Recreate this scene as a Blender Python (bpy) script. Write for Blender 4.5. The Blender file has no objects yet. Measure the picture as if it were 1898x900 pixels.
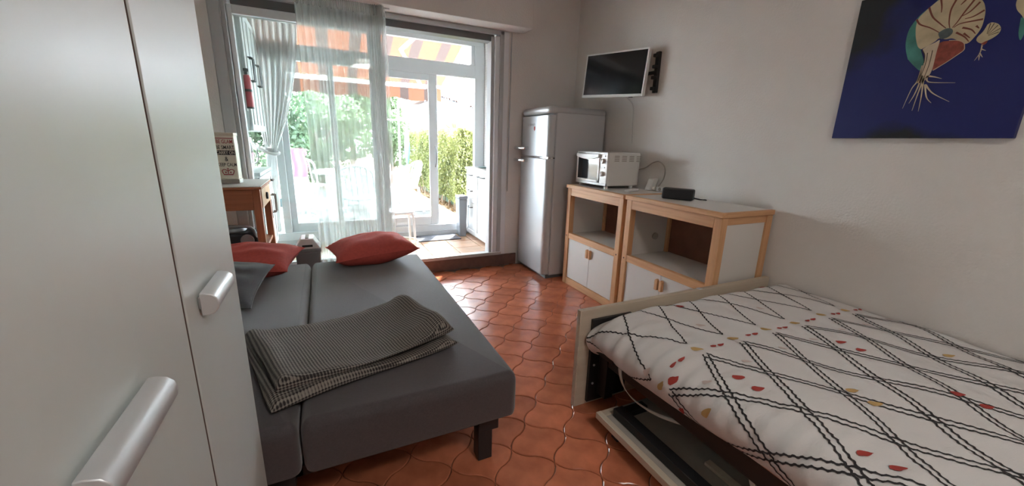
import bpy, bmesh, math, random
import numpy as np
from mathutils import Vector, Matrix
random.seed(7); RNG = np.random.default_rng(7)
SC = bpy.context.scene
COL = SC.collection
PI = math.pi
def R(d): return math.radians(d)

# ------------------------------------------------------------------ camera
EYE = Vector((0.0, 0.0, 1.25))
def _cam():
    yaw, pitch, roll = R(25.52), R(14.184), R(1.686)
    f = Vector((math.sin(yaw)*math.cos(pitch), math.cos(yaw)*math.cos(pitch), -math.sin(pitch)))
    r = Vector((math.cos(yaw), -math.sin(yaw), 0)); u = r.cross(f)
    r2 = math.cos(roll)*r + math.sin(roll)*u; u2 = -math.sin(roll)*r + math.cos(roll)*u
    cd = bpy.data.cameras.new('camera'); cd.sensor_width = 36; cd.lens = 727.2/1898*36
    cd.clip_start = 0.02; cd.clip_end = 200
    c = bpy.data.objects.new('camera', cd); COL.objects.link(c)
    m = Matrix((r2, u2, -f)).transposed().to_4x4(); m.translation = EYE
    c.matrix_world = m; SC.camera = c
_cam()

# ------------------------------------------------------------------ sky, sun, exposure
w = bpy.data.worlds.new('world'); SC.world = w; w.use_nodes = True
bg = w.node_tree.nodes['Background']; bg.inputs[0].default_value = (0.82, 0.92, 1.0, 1); bg.inputs[1].default_value = 11.8
sd = bpy.data.lights.new('sun', 'SUN'); sd.energy = 6.0; sd.angle = R(1.0); sd.color = (1, .95, .86)
so = bpy.data.objects.new('sun', sd); COL.objects.link(so); so.location = (4, 10, 8)
so.rotation_euler = Vector((-.35, -.60, -.74)).to_track_quat('-Z', 'Y').to_euler()
vs = SC.view_settings
vs.view_transform = 'Standard'; vs.look = 'None'; vs.gamma = 1; vs.use_curve_mapping = False; vs.exposure = 2.15
SC.cycles.max_bounces = 12; SC.cycles.diffuse_bounces = 6; SC.cycles.transparent_max_bounces = 24
FILL_W = 4.3  # strength of the added fill lamp behind the viewer

# ------------------------------------------------------------------ materials
MATS = {}
def mat(name, col, rough=.6, metal=0, var=0, vscale=8, bump=0, bscale=60, spec=.5, rnd=0, aniso=None, coat=0, trans=0, detail=3, sheen=0):
    if name in MATS: return MATS[name]
    m = bpy.data.materials.new(name); m.use_nodes = True; nt = m.node_tree; N = nt.nodes; L = nt.links
    b = N['Principled BSDF']
    b.inputs['Base Color'].default_value = (*col, 1); b.inputs['Roughness'].default_value = rough
    b.inputs['Metallic'].default_value = metal; b.inputs['Specular IOR Level'].default_value = spec
    b.inputs['Coat Weight'].default_value = coat; b.inputs['Sheen Weight'].default_value = sheen; b.inputs['Sheen Roughness'].default_value = .45
    tc = N.new('ShaderNodeTexCoord'); mp = N.new('ShaderNodeMapping'); L.new(tc.outputs['Object'], mp.inputs[0])
    if aniso: mp.inputs['Scale'].default_value = aniso
    csock = None
    if var:
        nz = N.new('ShaderNodeTexNoise'); nz.inputs['Scale'].default_value = vscale; nz.inputs['Detail'].default_value = detail
        L.new(mp.outputs[0], nz.inputs['Vector'])
        cr = N.new('ShaderNodeValToRGB'); cr.color_ramp.elements[0].position = .3; cr.color_ramp.elements[1].position = .7
        cr.color_ramp.elements[0].color = (*[max(0, c*(1-var)) for c in col], 1)
        cr.color_ramp.elements[1].color = (*[min(1, c*(1+var)) for c in col], 1)
        L.new(nz.outputs['Fac'], cr.inputs[0]); csock = cr.outputs[0]
    if rnd:
        oi = N.new('ShaderNodeObjectInfo'); hs = N.new('ShaderNodeHueSaturation')
        mr = N.new('ShaderNodeMapRange'); mr.inputs['To Min'].default_value = 1-rnd; mr.inputs['To Max'].default_value = 1+rnd
        L.new(oi.outputs['Random'], mr.inputs[0]); L.new(mr.outputs[0], hs.inputs['Value'])
        if csock: L.new(csock, hs.inputs['Color'])
        else: hs.inputs['Color'].default_value = (*col, 1)
        csock = hs.outputs[0]
    if csock: L.new(csock, b.inputs['Base Color'])
    if bump:
        n2 = N.new('ShaderNodeTexNoise'); n2.inputs['Scale'].default_value = bscale; n2.inputs['Detail'].default_value = 4
        L.new(mp.outputs[0], n2.inputs['Vector'])
        bp = N.new('ShaderNodeBump'); bp.inputs['Strength'].default_value = bump; bp.inputs['Distance'].default_value = .01
        L.new(n2.outputs['Fac'], bp.inputs['Height']); L.new(bp.outputs[0], b.inputs['Normal'])
    if trans:
        tr = N.new('ShaderNodeBsdfTranslucent'); mx = N.new('ShaderNodeMixShader'); mx.inputs[0].default_value = trans
        tr.inputs[0].default_value = (*col, 1)
        if csock: L.new(csock, tr.inputs[0])
        L.new(b.outputs[0], mx.inputs[1]); L.new(tr.outputs[0], mx.inputs[2]); L.new(mx.outputs[0], N['Material Output'].inputs[0])
    MATS[name] = m; return m
def wood(name, col, dark, axis='Y', scale=1.0, rough=.5):
    if name in MATS: return MATS[name]
    m = bpy.data.materials.new(name); m.use_nodes = True; nt = m.node_tree; N = nt.nodes; L = nt.links
    b = N['Principled BSDF']; b.inputs['Roughness'].default_value = rough
    tc = N.new('ShaderNodeTexCoord'); mp = N.new('ShaderNodeMapping'); L.new(tc.outputs['Object'], mp.inputs[0])
    s = {'X': (2, 40, 40), 'Y': (40, 2, 40), 'Z': (40, 40, 2)}[axis]
    mp.inputs['Scale'].default_value = tuple(v*scale for v in s)
    nz = N.new('ShaderNodeTexNoise'); nz.inputs['Scale'].default_value = 1.2; nz.inputs['Detail'].default_value = 5; nz.inputs['Distortion'].default_value = .6
    L.new(mp.outputs[0], nz.inputs['Vector'])
    cr = N.new('ShaderNodeValToRGB'); cr.color_ramp.elements[0].position = .3; cr.color_ramp.elements[1].position = .75
    cr.color_ramp.elements[0].color = (*dark, 1); cr.color_ramp.elements[1].color = (*col, 1)
    L.new(nz.outputs['Fac'], cr.inputs[0]); L.new(cr.outputs[0], b.inputs['Base Color'])
    MATS[name] = m; return m
def veil(name, col, alpha, transl=.5):
    m = bpy.data.materials.new(name); m.use_nodes = True; nt = m.node_tree; N = nt.nodes; L = nt.links
    N.remove(N['Principled BSDF'])
    d = N.new('ShaderNodeBsdfDiffuse'); d.inputs[0].default_value = (*col, 1)
    t = N.new('ShaderNodeBsdfTranslucent'); t.inputs[0].default_value = (*col, 1)
    mx = N.new('ShaderNodeMixShader'); mx.inputs[0].default_value = transl
    L.new(d.outputs[0], mx.inputs[1]); L.new(t.outputs[0], mx.inputs[2])
    tp = N.new('ShaderNodeBsdfTransparent'); m2 = N.new('ShaderNodeMixShader'); m2.inputs[0].default_value = alpha
    L.new(tp.outputs[0], m2.inputs[1]); L.new(mx.outputs[0], m2.inputs[2]); L.new(m2.outputs[0], N['Material Output'].inputs[0])
    MATS[name] = m; return m
def glassy(name, tint, refl=.07, rough=0.0):
    m = bpy.data.materials.new(name); m.use_nodes = True; nt = m.node_tree; N = nt.nodes; L = nt.links
    N.remove(N['Principled BSDF'])
    tp = N.new('ShaderNodeBsdfTransparent'); tp.inputs[0].default_value = (*tint, 1)
    g = N.new('ShaderNodeBsdfGlossy'); g.inputs['Roughness'].default_value = rough
    mx = N.new('ShaderNodeMixShader'); mx.inputs[0].default_value = refl
    L.new(tp.outputs[0], mx.inputs[1]); L.new(g.outputs[0], mx.inputs[2]); L.new(mx.outputs[0], N['Material Output'].inputs[0])
    MATS[name] = m; return m

# ------------------------------------------------------------------ mesh helpers
class MB:
    def __init__(s): s.v = []; s.f = []; s.uv = None
    def add(s, vs, fs):
        o = len(s.v); s.v += [tuple(p) for p in vs]; s.f += [tuple(i+o for i in f) for f in fs]; return s
    def box(s, x0, x1, y0, y1, z0, z1):
        return s.add([(x0,y0,z0),(x1,y0,z0),(x1,y1,z0),(x0,y1,z0),(x0,y0,z1),(x1,y0,z1),(x1,y1,z1),(x0,y1,z1)],
                     [(0,3,2,1),(4,5,6,7),(0,1,5,4),(1,2,6,5),(2,3,7,6),(3,0,4,7)])
    def obox(s, o, a, b, c):      # corner + three edge vectors
        o, a, b, c = map(Vector, (o, a, b, c))
        vs = [o, o+a, o+a+b, o+b, o+c, o+a+c, o+a+b+c, o+b+c]
        fs = [(0,3,2,1),(4,5,6,7),(0,1,5,4),(1,2,6,5),(2,3,7,6),(3,0,4,7)]
        if a.cross(b).dot(c) < 0: fs = [f[::-1] for f in fs]
        return s.add(vs, fs)
    def tube(s, pts, r, n=10, closed=False, cap=True):
        pts = [Vector(p) for p in pts]; k = len(pts); rs = r if isinstance(r, (list, tuple)) else [r]*k
        vs = []; up = None
        for i, p in enumerate(pts):
            a = pts[(i-1) % k] if (i > 0 or closed) else p; b = pts[(i+1) % k] if (i < k-1 or closed) else p
            t = (b-a).normalized()
            if up is None: up = Vector((0,0,1)) if abs(t.z) < .9 else Vector((1,0,0))
            e1 = (up - t*up.dot(t)).normalized(); up = e1; e2 = t.cross(e1)
            for j in range(n):
                an = 2*PI*j/n; vs.append(p + (e1*math.cos(an)+e2*math.sin(an))*rs[i])
        fs = []
        for i in range(k if closed else k-1):
            for j in range(n):
                a = i*n+j; b = i*n+(j+1) % n; c = ((i+1) % k)*n+(j+1) % n; d = ((i+1) % k)*n+j
                fs.append((a, b, c, d))
        if cap and not closed: fs += [tuple(range(n))[::-1], tuple(range((k-1)*n, k*n))]
        return s.add(vs, fs)
    def cyl(s, p0, p1, r0, r1=None, n=20): return s.tube([p0, p1], [r0, r0 if r1 is None else r1], n)
    def lathe(s, prof, c=(0,0,0), n=28):
        vs = []; k = len(prof)
        for r, z in prof:
            for j in range(n): vs.append((c[0]+r*math.cos(2*PI*j/n), c[1]+r*math.sin(2*PI*j/n), c[2]+z))
        fs = [(i*n+j, i*n+(j+1) % n, (i+1)*n+(j+1) % n, (i+1)*n+j) for i in range(k-1) for j in range(n)]
        fs += [tuple(range(n))[::-1], tuple(range((k-1)*n, k*n))]
        return s.add(vs, fs)
    def prism(s, poly, vec):      # closed 3d polygon swept by vec
        vec = Vector(vec); k = len(poly); P = [Vector(p) for p in poly]
        nrm = Vector((0,0,0))
        for i in range(k): nrm += P[i].cross(P[(i+1) % k])
        if nrm.dot(vec) < 0: P = P[::-1]
        return s.add(P+[p+vec for p in P], [tuple(range(k))[::-1], tuple(range(k, 2*k))] + [(i, (i+1) % k, k+(i+1) % k, k+i) for i in range(k)])
    def grid(s, fn, nu, nv, uv=None):
        vs = [fn(i/nu, j/nv) for i in range(nu+1) for j in range(nv+1)]
        fs = [(i*(nv+1)+j, (i+1)*(nv+1)+j, (i+1)*(nv+1)+j+1, i*(nv+1)+j+1) for i in range(nu) for j in range(nv)]
        return s.add(vs, fs)
    def build(s, name, m, parent=None, bevel=0, seg=2, angle=35, world=True, subsurf=0, solid=0):
        me = bpy.data.meshes.new(name)
        V = s.v
        if parent is not None and world:
            iv = Matrix.LocRotScale(parent.location, parent.rotation_euler, None).inverted() if parent.parent is None else \
                 (Matrix.LocRotScale(parent.parent.location, parent.parent.rotation_euler, None) @ Matrix.LocRotScale(parent.location, parent.rotation_euler, None)).inverted()
            V = [iv @ Vector(p) for p in V]
        me.from_pydata([tuple(p) for p in V], [], s.f); me.update()
        if s.uv:
            ul = me.uv_layers.new(name='uv')
            for li, l in enumerate(me.loops): ul.data[li].uv = s.uv[l.vertex_index]
        me.materials.append(MATS[m] if isinstance(m, str) else m)
        me.shade_smooth(); me.set_sharp_from_angle(angle=R(angle))
        o = bpy.data.objects.new(name, me); COL.objects.link(o)
        if parent is not None: o.parent = parent
        if bevel:
            md = o.modifiers.new('bevel', 'BEVEL'); md.width = bevel; md.segments = seg; md.limit_method = 'ANGLE'; md.angle_limit = R(40)
            md.harden_normals = False
        if subsurf:
            md = o.modifiers.new('sub', 'SUBSURF'); md.levels = subsurf; md.render_levels = subsurf
        if solid:
            md = o.modifiers.new('solid', 'SOLIDIFY'); md.thickness = solid; md.offset = 0
        return o
def M_(): return MB()
def tag(o, label=None, cat=None, group=None, kind=None):
    for k, v in (('label', label), ('category', cat), ('group', group), ('kind', kind)):
        if v: o[k] = v
    return o
def thing(name, loc, label, cat, group=None, rz=0):
    o = bpy.data.objects.new(name, None); o.empty_display_size = .05; COL.objects.link(o); o.location = loc; o.rotation_euler = (0, 0, rz)
    return tag(o, label, cat, group)
def root(name, loc, label):
    o = bpy.data.objects.new(name, None); o.empty_display_size = .05; COL.objects.link(o); o.location = loc
    return tag(o, label, kind='structure')
def struct(name, mb, m, label, **k): return tag(mb.build(name, m, **k), label, kind='structure')
def copy_tree(o, parent=None):
    c = o.copy(); COL.objects.link(c)
    if parent is not None: c.parent = parent
    for ch in list(o.children): copy_tree(ch, c)
    return c
def smoothpath(pts, n=8):
    P = [Vector(p) for p in pts]; out = []
    for i in range(len(P)-1):
        p0 = P[max(i-1, 0)]; p1 = P[i]; p2 = P[i+1]; p3 = P[min(i+2, len(P)-1)]
        for j in range(n):
            t = j/n
            out.append(.5*((2*p1)+(-p0+p2)*t+(2*p0-5*p1+4*p2-p3)*t*t+(-p0+3*p1-3*p2+p3)*t**3))
    out.append(P[-1]); return out
def arc(c, r, a0, a1, n, f): return [f(c[0]+r*math.cos(R(a0+(a1-a0)*i/n)), c[1]+r*math.sin(R(a0+(a1-a0)*i/n))) for i in range(n+1)]

# palette
mat('plaster', (.71,.675,.64), .9, bump=.25, bscale=90, var=.03, vscale=3)
mat('plaster_white', (.60,.59,.57), .9, bump=.12, bscale=120)
mat('plaster_brightened', (.80,.785,.77), .9, bump=.25, bscale=90, var=.03, vscale=3)  # plaster copy brightened in colour, standing in for light on the far wall
mat('ceiling_paint', (.82,.80,.77), .9)
mat('grout', (.16,.085,.055), .9, var=.2, vscale=30)
mat('plinth', (.16,.095,.08), .35, var=.15, vscale=20)
mat('pvc', (.80,.83,.86), .35)
mat('alu_grey', (.50,.52,.54), .4)
mat('alu_dark', (.17,.17,.175), .45, metal=.2)
mat('alu_white', (.60,.635,.66), .4)
mat('lacquer', (.63,.67,.65), .33, var=.015, vscale=5)
mat('edge_brown', (.13,.085,.07), .8)
mat('brushed', (.72,.74,.76), .42, metal=.55, bump=.02, bscale=300)
mat('chrome', (.75,.76,.78), .12, metal=1)
mat('silver', (.54,.555,.575), .33, metal=.35)
mat('silver_side', (.56,.575,.60), .5)
mat('sofa_fabric', (.072,.061,.065), .72, var=.12, vscale=160, bump=.25, bscale=500, sheen=.45)
mat('grey_fabric', (.070,.072,.080), .95, var=.1, vscale=120, bump=.2, bscale=400, sheen=.4)
mat('red_fabric', (.52,.085,.068), .85, var=.08, vscale=60, bump=.15, bscale=400)
mat('black_metal', (.012,.012,.013), .45)
mat('black_plastic', (.02,.02,.022), .5)
wood('pine', (.72,.42,.22), (.58,.31,.15), 'Z'); wood('pine_y', (.72,.42,.22), (.58,.31,.15), 'Y'); wood('pine_x', (.72,.42,.22), (.58,.31,.15), 'X')
wood('redpine', (.50,.19,.085), (.36,.125,.055), 'Z'); wood('redpine_x', (.50,.19,.085), (.36,.125,.055), 'X')
wood('creamwood', (.62,.54,.43), (.52,.44,.34), 'X', .6); wood('creamwood_y', (.62,.54,.43), (.52,.44,.34), 'Y', .6)
mat('melamine', (.68,.655,.62), .4); mat('hardboard', (.20,.085,.05), .6, var=.1, vscale=10)
mat('panel_grey', (.36,.33,.29), .7, var=.05)
mat('white_plastic', (.80,.80,.79), .35); mat('white_enamel', (.74,.73,.70), .3)
mat('screen', (.010,.011,.013), .12); mat('dark_glass', (.02,.025,.03), .05)
mat('duvet_cloth', (.67,.655,.645), .9, bump=.1, bscale=300)
mat('mattress_cloth', (.7,.69,.67), .9)
mat('ink', (.028,.026,.028), .9); mat('print_red', (.36,.045,.035), .9); mat('print_ochre', (.50,.33,.13), .9); mat('print_pink', (.60,.50,.47), .9)
glassy('glass', (.95,.975,.965), .05); glassy('glass_clear', (.95,.97,.97), .05); glassy('table_glass', (.80,.88,.84), .25, .02)
veil('sheer', (.74,.76,.74), .44, .6); veil('curtain_cloth', (.62,.62,.615), .95, .35)

# ================================================================== SETTING
XW, YW, XL, YB, HC = 2.42, 3.655, -1.15, -2.3, 2.68     # right wall, window wall, left wall, rear wall, ceiling
ZV, Y2, XVR = .10, 4.82, 1.86                            # veranda floor level, outer glazing, veranda right wall
fl = struct('floor', M_().box(XL, XW, YB, YW, -.08, -.007), 'grout', 'terracotta tiled room floor in wavy diagonal tiles')
# --- wavy terracotta tiles
def _tilemat():
    m = mat('terracotta', (.52,.168,.085), .20, var=.22, vscale=9, bump=.09, bscale=22, rnd=.16, detail=4)
    return m
_tilemat()
S0, DS, D0, DD = 1.869, .2536, -.361, .2655
def _tile_mesh():
    amp = .058; per = 9
    def o(t): return -amp*(1 if t < .5 else -1)*abs(math.sin(2*PI*t))**.72 + (0.02*math.exp(-((t-.5)/.035)**2))*0
    q = []
    for k in range(per): t = 1-k/per; q.append((t, o(t)))              # left edge A->B : (S, D)
    for k in range(per): t = k/per; q.append((o(t), t))                # bottom edge B->
    for k in range(per): t = k/per; q.append((t, 1+o(t)))              # right edge
    for k in range(per): t = 1-k/per; q.append((1+o(t), t))            # top edge back
    P = [Vector((((s-.5)*DS+(d-.5)*DD)/2, ((s-.5)*DS-(d-.5)*DD)/2)) for s, d in q]
    n = len(P); area = sum(P[i].x*P[(i+1) % n].y-P[(i+1) % n].x*P[i].y for i in range(n))
    if area < 0: P = P[::-1]
    def inset(h):
        out = []
        for i in range(n):
            e = (P[(i+1) % n]-P[i-1]).normalized(); out.append(P[i]+Vector((-e.y, e.x))*h)
        return out
    a, b = inset(.0017), inset(.0050)
    vs = [(p.x, p.y, -.009) for p in a]+[(p.x, p.y, -.0024) for p in a]+[(p.x, p.y, 0) for p in b]
    fs = []
    for r in (0, 1): fs += [(r*n+i, r*n+(i+1) % n, (r+1)*n+(i+1) % n, (r+1)*n+i) for i in range(n)]
    fs.append(tuple(range(2*n, 3*n)))
    me = bpy.data.meshes.new('tile'); me.from_pydata(vs, [], fs); me.materials.append(MATS['terracotta']); me.shade_smooth(); me.set_sharp_from_angle(angle=R(18))
    return me, vs, fs
tme, tvs, tfs = _tile_mesh()
rest = M_()
for i in range(-22, 22):
    for j in range(-26, 26):
        S = S0+(i+.5)*DS; D = D0+(j+.5)*DD; x, y = (S+D)/2, (S-D)/2
        if not (XL+.02 < x < XW-.05 and YB+.05 < y < YW-.06): continue
        if (-.05 < x < 2.1 and .55 < y) or (.55 < x < 1.3 and .1 < y):
            o = bpy.data.objects.new('tile', tme); COL.objects.link(o); o.parent = fl
            o.location = (x, y, random.uniform(-.0012, 0)); o.rotation_euler = (random.gauss(0, .0025), random.gauss(0, .0025), 0)
        else: rest.add([(v[0]+x, v[1]+y, v[2]) for v in tvs], tfs)
ro = rest.build('tile_field', 'terracotta', fl); ro['kind'] = 'stuff'

struct('wall_right', M_().box(XW, XW+.15, YB, YW+.02, -.08, HC), 'plaster', 'pale greige rough plaster wall with television and painting')
struct('wall_left', M_().box(XL-.15, XL, YB, YW, -.08, HC), 'plaster', 'pale greige plaster wall behind the wardrobe')
struct('wall_rear', M_().box(XL-.15, XW+.15, YB-.15, YB, -.08, HC), 'plaster', 'pale greige plaster wall behind the viewer')
XA, XB, ZT = -.65, 1.655, 2.25
struct('wall_far', M_().box(XL-.15, XA, YW, YW+.16, -.08, HC).box(XB, XW+.15, YW, YW+.16, -.08, HC).box(XA, XB, YW, YW+.16, ZT, HC).box(XA, XB, YW, YW+.16, -.08, ZV),
       'plaster_brightened', 'pale plaster wall around the wide sliding door opening')
struct('ceiling', M_().box(XL-.15, XW+.15, YB-.15, YW+.16, HC, HC+.12), 'ceiling_paint', 'plain white room ceiling')
struct('baseboard_far', M_().box(-1.1, 1.785, YW-.018, YW, 0, .118), 'plinth', 'dark brown tile plinth under the sliding door sill', bevel=.004)
struct('trim_1', M_().box(-1.1, 1.80, 3.46, YW-.001, 2.255, HC-.002), 'plaster_brightened', 'boxed pelmet over the sliding door', bevel=.004)

# --- inner sliding door (room side)
d1 = root('door_1', (.5, YW+.05, ZV), 'wide aluminium sliding door between room and veranda')
def part(p, name, m, *boxes, bevel=.003):
    mb = M_()
    for b in boxes: mb.box(*b)
    return mb.build(name, m, p, bevel=bevel)
part(d1, 'door_jamb', 'alu_grey', (XA, -.575, YW-.012, YW+.06, ZV, ZT), bevel=.006)
part(d1, 'door_jamb', 'alu_grey', (-.575, -.548, YW+.004, YW+.14, ZV, ZT))
part(d1, 'door_jamb', 'alu_grey', (1.485, 1.515, YW+.02, YW+.12, ZV, 2.2))
part(d1, 'door_jamb', 'pvc', (1.515, 1.56, YW-.006, YW+.13, ZV, 2.2))
part(d1, 'door_jamb', 'alu_grey', (1.56, 1.60, YW-.014, YW+.1, ZV, ZT-.002))
part(d1, 'door_jamb', 'pvc', (1.60, XB, YW-.008, YW+.1, ZV, ZT-.002))
part(d1, 'door_head', 'alu_grey', (-.545, 1.6, YW-.014, YW+.03, 2.215, ZT-.003))
part(d1, 'door_head', 'alu_dark', (-.515, 1.515, YW+.03, YW+.14, 2.16, 2.245))
part(d1, 'sill_track', 'alu_grey', (-.55, 1.61, YW-.022, YW+.0, .118, .15))
part(d1, 'sill_track', 'pvc', (-.55, 1.61, YW+.0, YW+.05, .10, .138))
part(d1, 'sill_track', 'alu_grey', (-.55, 1.61, YW+.05, YW+.14, .10, .125))
lf = part(d1, 'sliding_leaf', 'pvc', (-.545, -.515, YW+.045, YW+.08, .14, 2.16), (.43, .505, YW+.045, YW+.08, .14, 2.16), (-.515, .43, YW+.045, YW+.08, .14, .215), (-.515, .43, YW+.045, YW+.08, 2.1, 2.16))
part(lf, 'pane', 'glass', (-.515, .43, YW+.06, YW+.066, .215, 2.1), bevel=0)
lf2 = part(d1, 'sliding_leaf', 'alu_grey', (-.54, -.518, YW+.095, YW+.13, .13, 2.16), (.405, .475, YW+.095, YW+.13, .13, 2.16), (-.518, .405, YW+.095, YW+.13, .13, .205), (-.518, .405, YW+.095, YW+.13, 2.1, 2.16))
part(lf2, 'pane', 'glass', (-.518, .405, YW+.11, YW+.116, .205, 2.1), bevel=0)
# roller-shutter strap beside the jamb
sc_ = tag(M_().tube(smoothpath([(1.675, YW-.012, 2.245), (1.672, YW-.014, 1.7), (1.668, YW-.014, 1.2), (1.668, YW-.012, .78)], 6), .006, 6).build('shutter_strap', 'alu_grey'), 'thin grey shutter strap hanging on wall beside the door jamb', 'strap')

# --- veranda shell
fv = struct('floor_veranda', M_().box(-1.15, XVR+.1, YW+.16, Y2+.1, -.05, ZV-.008), 'grout_tan' if 0 else mat('grout_tan', (.42,.32,.22), .9), 'tan stone-tiled veranda floor')
mat('tan_tile', (.42,.25,.15), .3, var=.18, vscale=6, rnd=.1)
ttm = M_().box(-.146, .146, -.146, .146, -.008, 0)
first = None
for i in range(10):
    for j in range(4):
        x = -1.0+i*.3; y = YW+.16+.147+j*.3
        if y+.15 > Y2+.11 or x > XVR-.1: continue
        if first is None:
            first = ttm.build('tile', 'tan_tile', fv, bevel=.003, world=False); o = first
        else:
            o = first.copy(); COL.objects.link(o); o.parent = fv
        o.location = (x, y, ZV)
struct('wall_veranda_left', M_().box(-1.3, -1.15, YW+.16, Y2+.1, -.05, 2.75), 'plaster_white', 'white veranda wall behind the kitchen units')
def _walltiles():
    m = mat('wall_tiles', (.60,.60,.58), .3); nt = m.node_tree; N = nt.nodes; L = nt.links
    tc = N.new('ShaderNodeTexCoord'); mp = N.new('ShaderNodeMapping'); mp.inputs['Rotation'].default_value = (R(90), 0, R(90)); mp.inputs['Scale'].default_value = (6.5,)*3
    br = N.new('ShaderNodeTexBrick'); br.offset = 0; br.inputs['Brick Width'].default_value = 1; br.inputs['Row Height'].default_value = 1; br.inputs['Mortar Size'].default_value = .03
    br.inputs[1].default_value = (.56,.56,.54,1); br.inputs[2].default_value = (.52,.51,.48,1); br.inputs[3].default_value = (.36,.34,.31,1)
    sx = N.new('ShaderNodeSeparateXYZ'); cb = N.new('ShaderNodeCombineXYZ'); L.new(tc.outputs['Object'], sx.inputs[0]); L.new(sx.outputs[1], cb.inputs[0]); L.new(sx.outputs[2], cb.inputs[1])
    vm = N.new('ShaderNodeVectorMath'); vm.operation = 'SCALE'; vm.inputs['Scale'].default_value = 6.6; L.new(cb.outputs[0], vm.inputs[0])
    L.new(vm.outputs[0], br.inputs[0]); L.new(br.outputs[0], N['Principled BSDF'].inputs['Base Color'])
_walltiles()
struct('wall_veranda_right', M_().box(XVR, XVR+.14, YW+.16, Y2+.1, -.05, 2.75), 'wall_tiles', 'white tiled veranda side wall above the narrow unit')
struct('ceiling_veranda', M_().box(-1.3, XVR+.14, YW+.16, Y2+.1, 2.62, 2.75), 'plaster_white', 'white veranda ceiling')

# --- outer glazing of the veranda
w1 = root('window_1', (.6, Y2, ZV), 'white framed veranda glazing with transom and sliding glass doors')
ya, yb = Y2, Y2+.06
part(w1, 'head_rail', 'alu_white', (-1.15, XVR, ya, yb, 2.36, 2.62))
part(w1, 'transom', 'alu_white', (-1.15, 1.74, ya-.01, yb, 2.0, 2.15), bevel=.008)
part(w1, 'bottom_track', 'alu_white', (-1.15, 1.74, ya-.02, yb+.02, ZV, .235))
part(w1, 'bottom_track', 'alu_grey', (-1.15, 1.74, ya-.035, ya-.02, ZV, .16))
part(w1, 'jamb', 'alu_white', (1.735, XVR, ya-.01, yb, ZV, 2.36))
part(w1, 'mullion', 'alu_white', (-.44, -.37, ya-.015, yb, .235, 2.0))
lr = part(w1, 'sliding_leaf', 'alu_white', (.62, .69, ya, ya+.03, .235, 2.0), (1.165, 1.265, ya, ya+.03, .235, 2.0), (.69, 1.165, ya, ya+.03, .235, .34), (.69, 1.165, ya, ya+.03, 1.93, 2.0))
part(lr, 'pane', 'glass_clear', (.69, 1.165, ya+.012, ya+.017, .34, 1.93), bevel=0)
M_().tube(smoothpath([(1.235, ya-.004, 1.19), (1.235, ya-.035, 1.14), (1.235, ya-.038, 1.07), (1.235, ya-.035, 1.0), (1.235, ya-.004, .95)], 6), .009, 8).build('handle', 'alu_dark', lr)
ll = part(w1, 'sliding_leaf', 'alu_white', (-.37, -.31, ya+.03, yb, .235, 2.0), (.10, .16, ya+.03, yb, .235, 2.0), (.16, .62, ya+.03, yb, .235, .33), (-.31, .10, ya+.03, yb, .235, .33))
part(ll, 'pane', 'glass_clear', (-.31, .10, ya+.042, ya+.047, .33, 2.0), (.16, .62, ya+.042, ya+.047, .33, 2.0), bevel=0)
tl = part(w1, 'transom_light', 'alu_white', (1.69, 1.735, ya, yb, 2.15, 2.36))
part(tl, 'pane', 'glass_clear', (-1.1, 1.69, ya+.03, ya+.035, 2.15, 2.36), bevel=0)

# ================================================================== ROOM OBJECTS
# --- wardrobe at the left
wx = -.232
wd = thing('wardrobe', (-.55, .45, 0), 'tall white-grey wardrobe with silver bar handles at the left edge', 'wardrobe')
part(wd, 'carcass', 'lacquer', (-.84, wx-.024, -.40, 1.183, .0, 2.35))
def wdoor(y0, y1, hy):
    d = part(wd, 'door', 'lacquer', (wx-.020, wx, y0, y1, .05, 2.33), bevel=.0018)
    part(d, 'edge_band', 'edge_brown', (wx-.019, wx-.0025, y0-.0012, y0, .05, 2.33), bevel=0)
    # tapered half-round bar handle
    return d
dA = wdoor(.792, 1.184, 1.0); dB = wdoor(.16, .779, .6); dC = wdoor(-.36, .147, .2)
part(wd, 'carcass_edge', 'edge_brown', (wx-.0236, wx-.0202, .775, .797, .05, 2.33), bevel=0)
def whandle(d, y0, y1, z):
    mb = M_(); n = 12
    prof = [(.000, -.021), (.012, -.021), (.021, -.017), (.027, -.008), (.0285, .002), (.026, .012), (.019, .019), (.008, .022), (0, .022)]
    P0 = [Vector((wx+.006+a, y0, z+b)) for a, b in prof]
    mb.prism(P0, (0, y1-y0, 0))
    mb.box(wx, wx+.008, y0+.01, y1-.01, z-.012, z+.012)
    return mb.build('handle', 'brushed', d, bevel=.0015, angle=50)
whandle(dA, .846, .992, .946); whandle(dB, .42, .597, .925)

# --- sofa bed
sb = thing('sofa_bed', (0, 2.05, 0), 'dark grey sofa bed folded out flat in the middle of the room', 'sofa bed')
def cushion(x0, x1, y0, y1, z0, z1, r=.05, n=6):
    mb = M_()
    # rounded slab: profile along the edge
    m = 10
    def ring(ins, z):
        out = []; rc = .035
        cx = [(x1-rc, y1-rc, 0), (x0+rc, y1-rc, 90), (x0+rc, y0+rc, 180), (x1-rc, y0+rc, 270)]
        for px, py, a0 in cx:
            for k in range(m): a = R(a0+90*k/(m-1)); rr = max(.002, rc-ins); out.append((px+rr*math.cos(a), py+rr*math.sin(a), z))
        return out
    rings = [ring(.02, z0), ring(.004, z0+.012), ring(0, z0+.03), ring(0, z1-r)]
    for k in range(1, n+1): a = R(90*k/n); rings.append(ring(r*.65*(1-math.cos(a)), z1-r+r*math.sin(a)))
    N = len(rings[0]); vs = [p for q in rings for p in q]
    fs = [(i*N+j, i*N+(j+1) % N, (i+1)*N+(j+1) % N, (i+1)*N+j) for i in range(len(rings)-1) for j in range(N)]
    fs += [tuple(range(N))[::-1], tuple(range((len(rings)-1)*N, len(rings)*N))]
    mb.add(vs, fs); return mb
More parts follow.
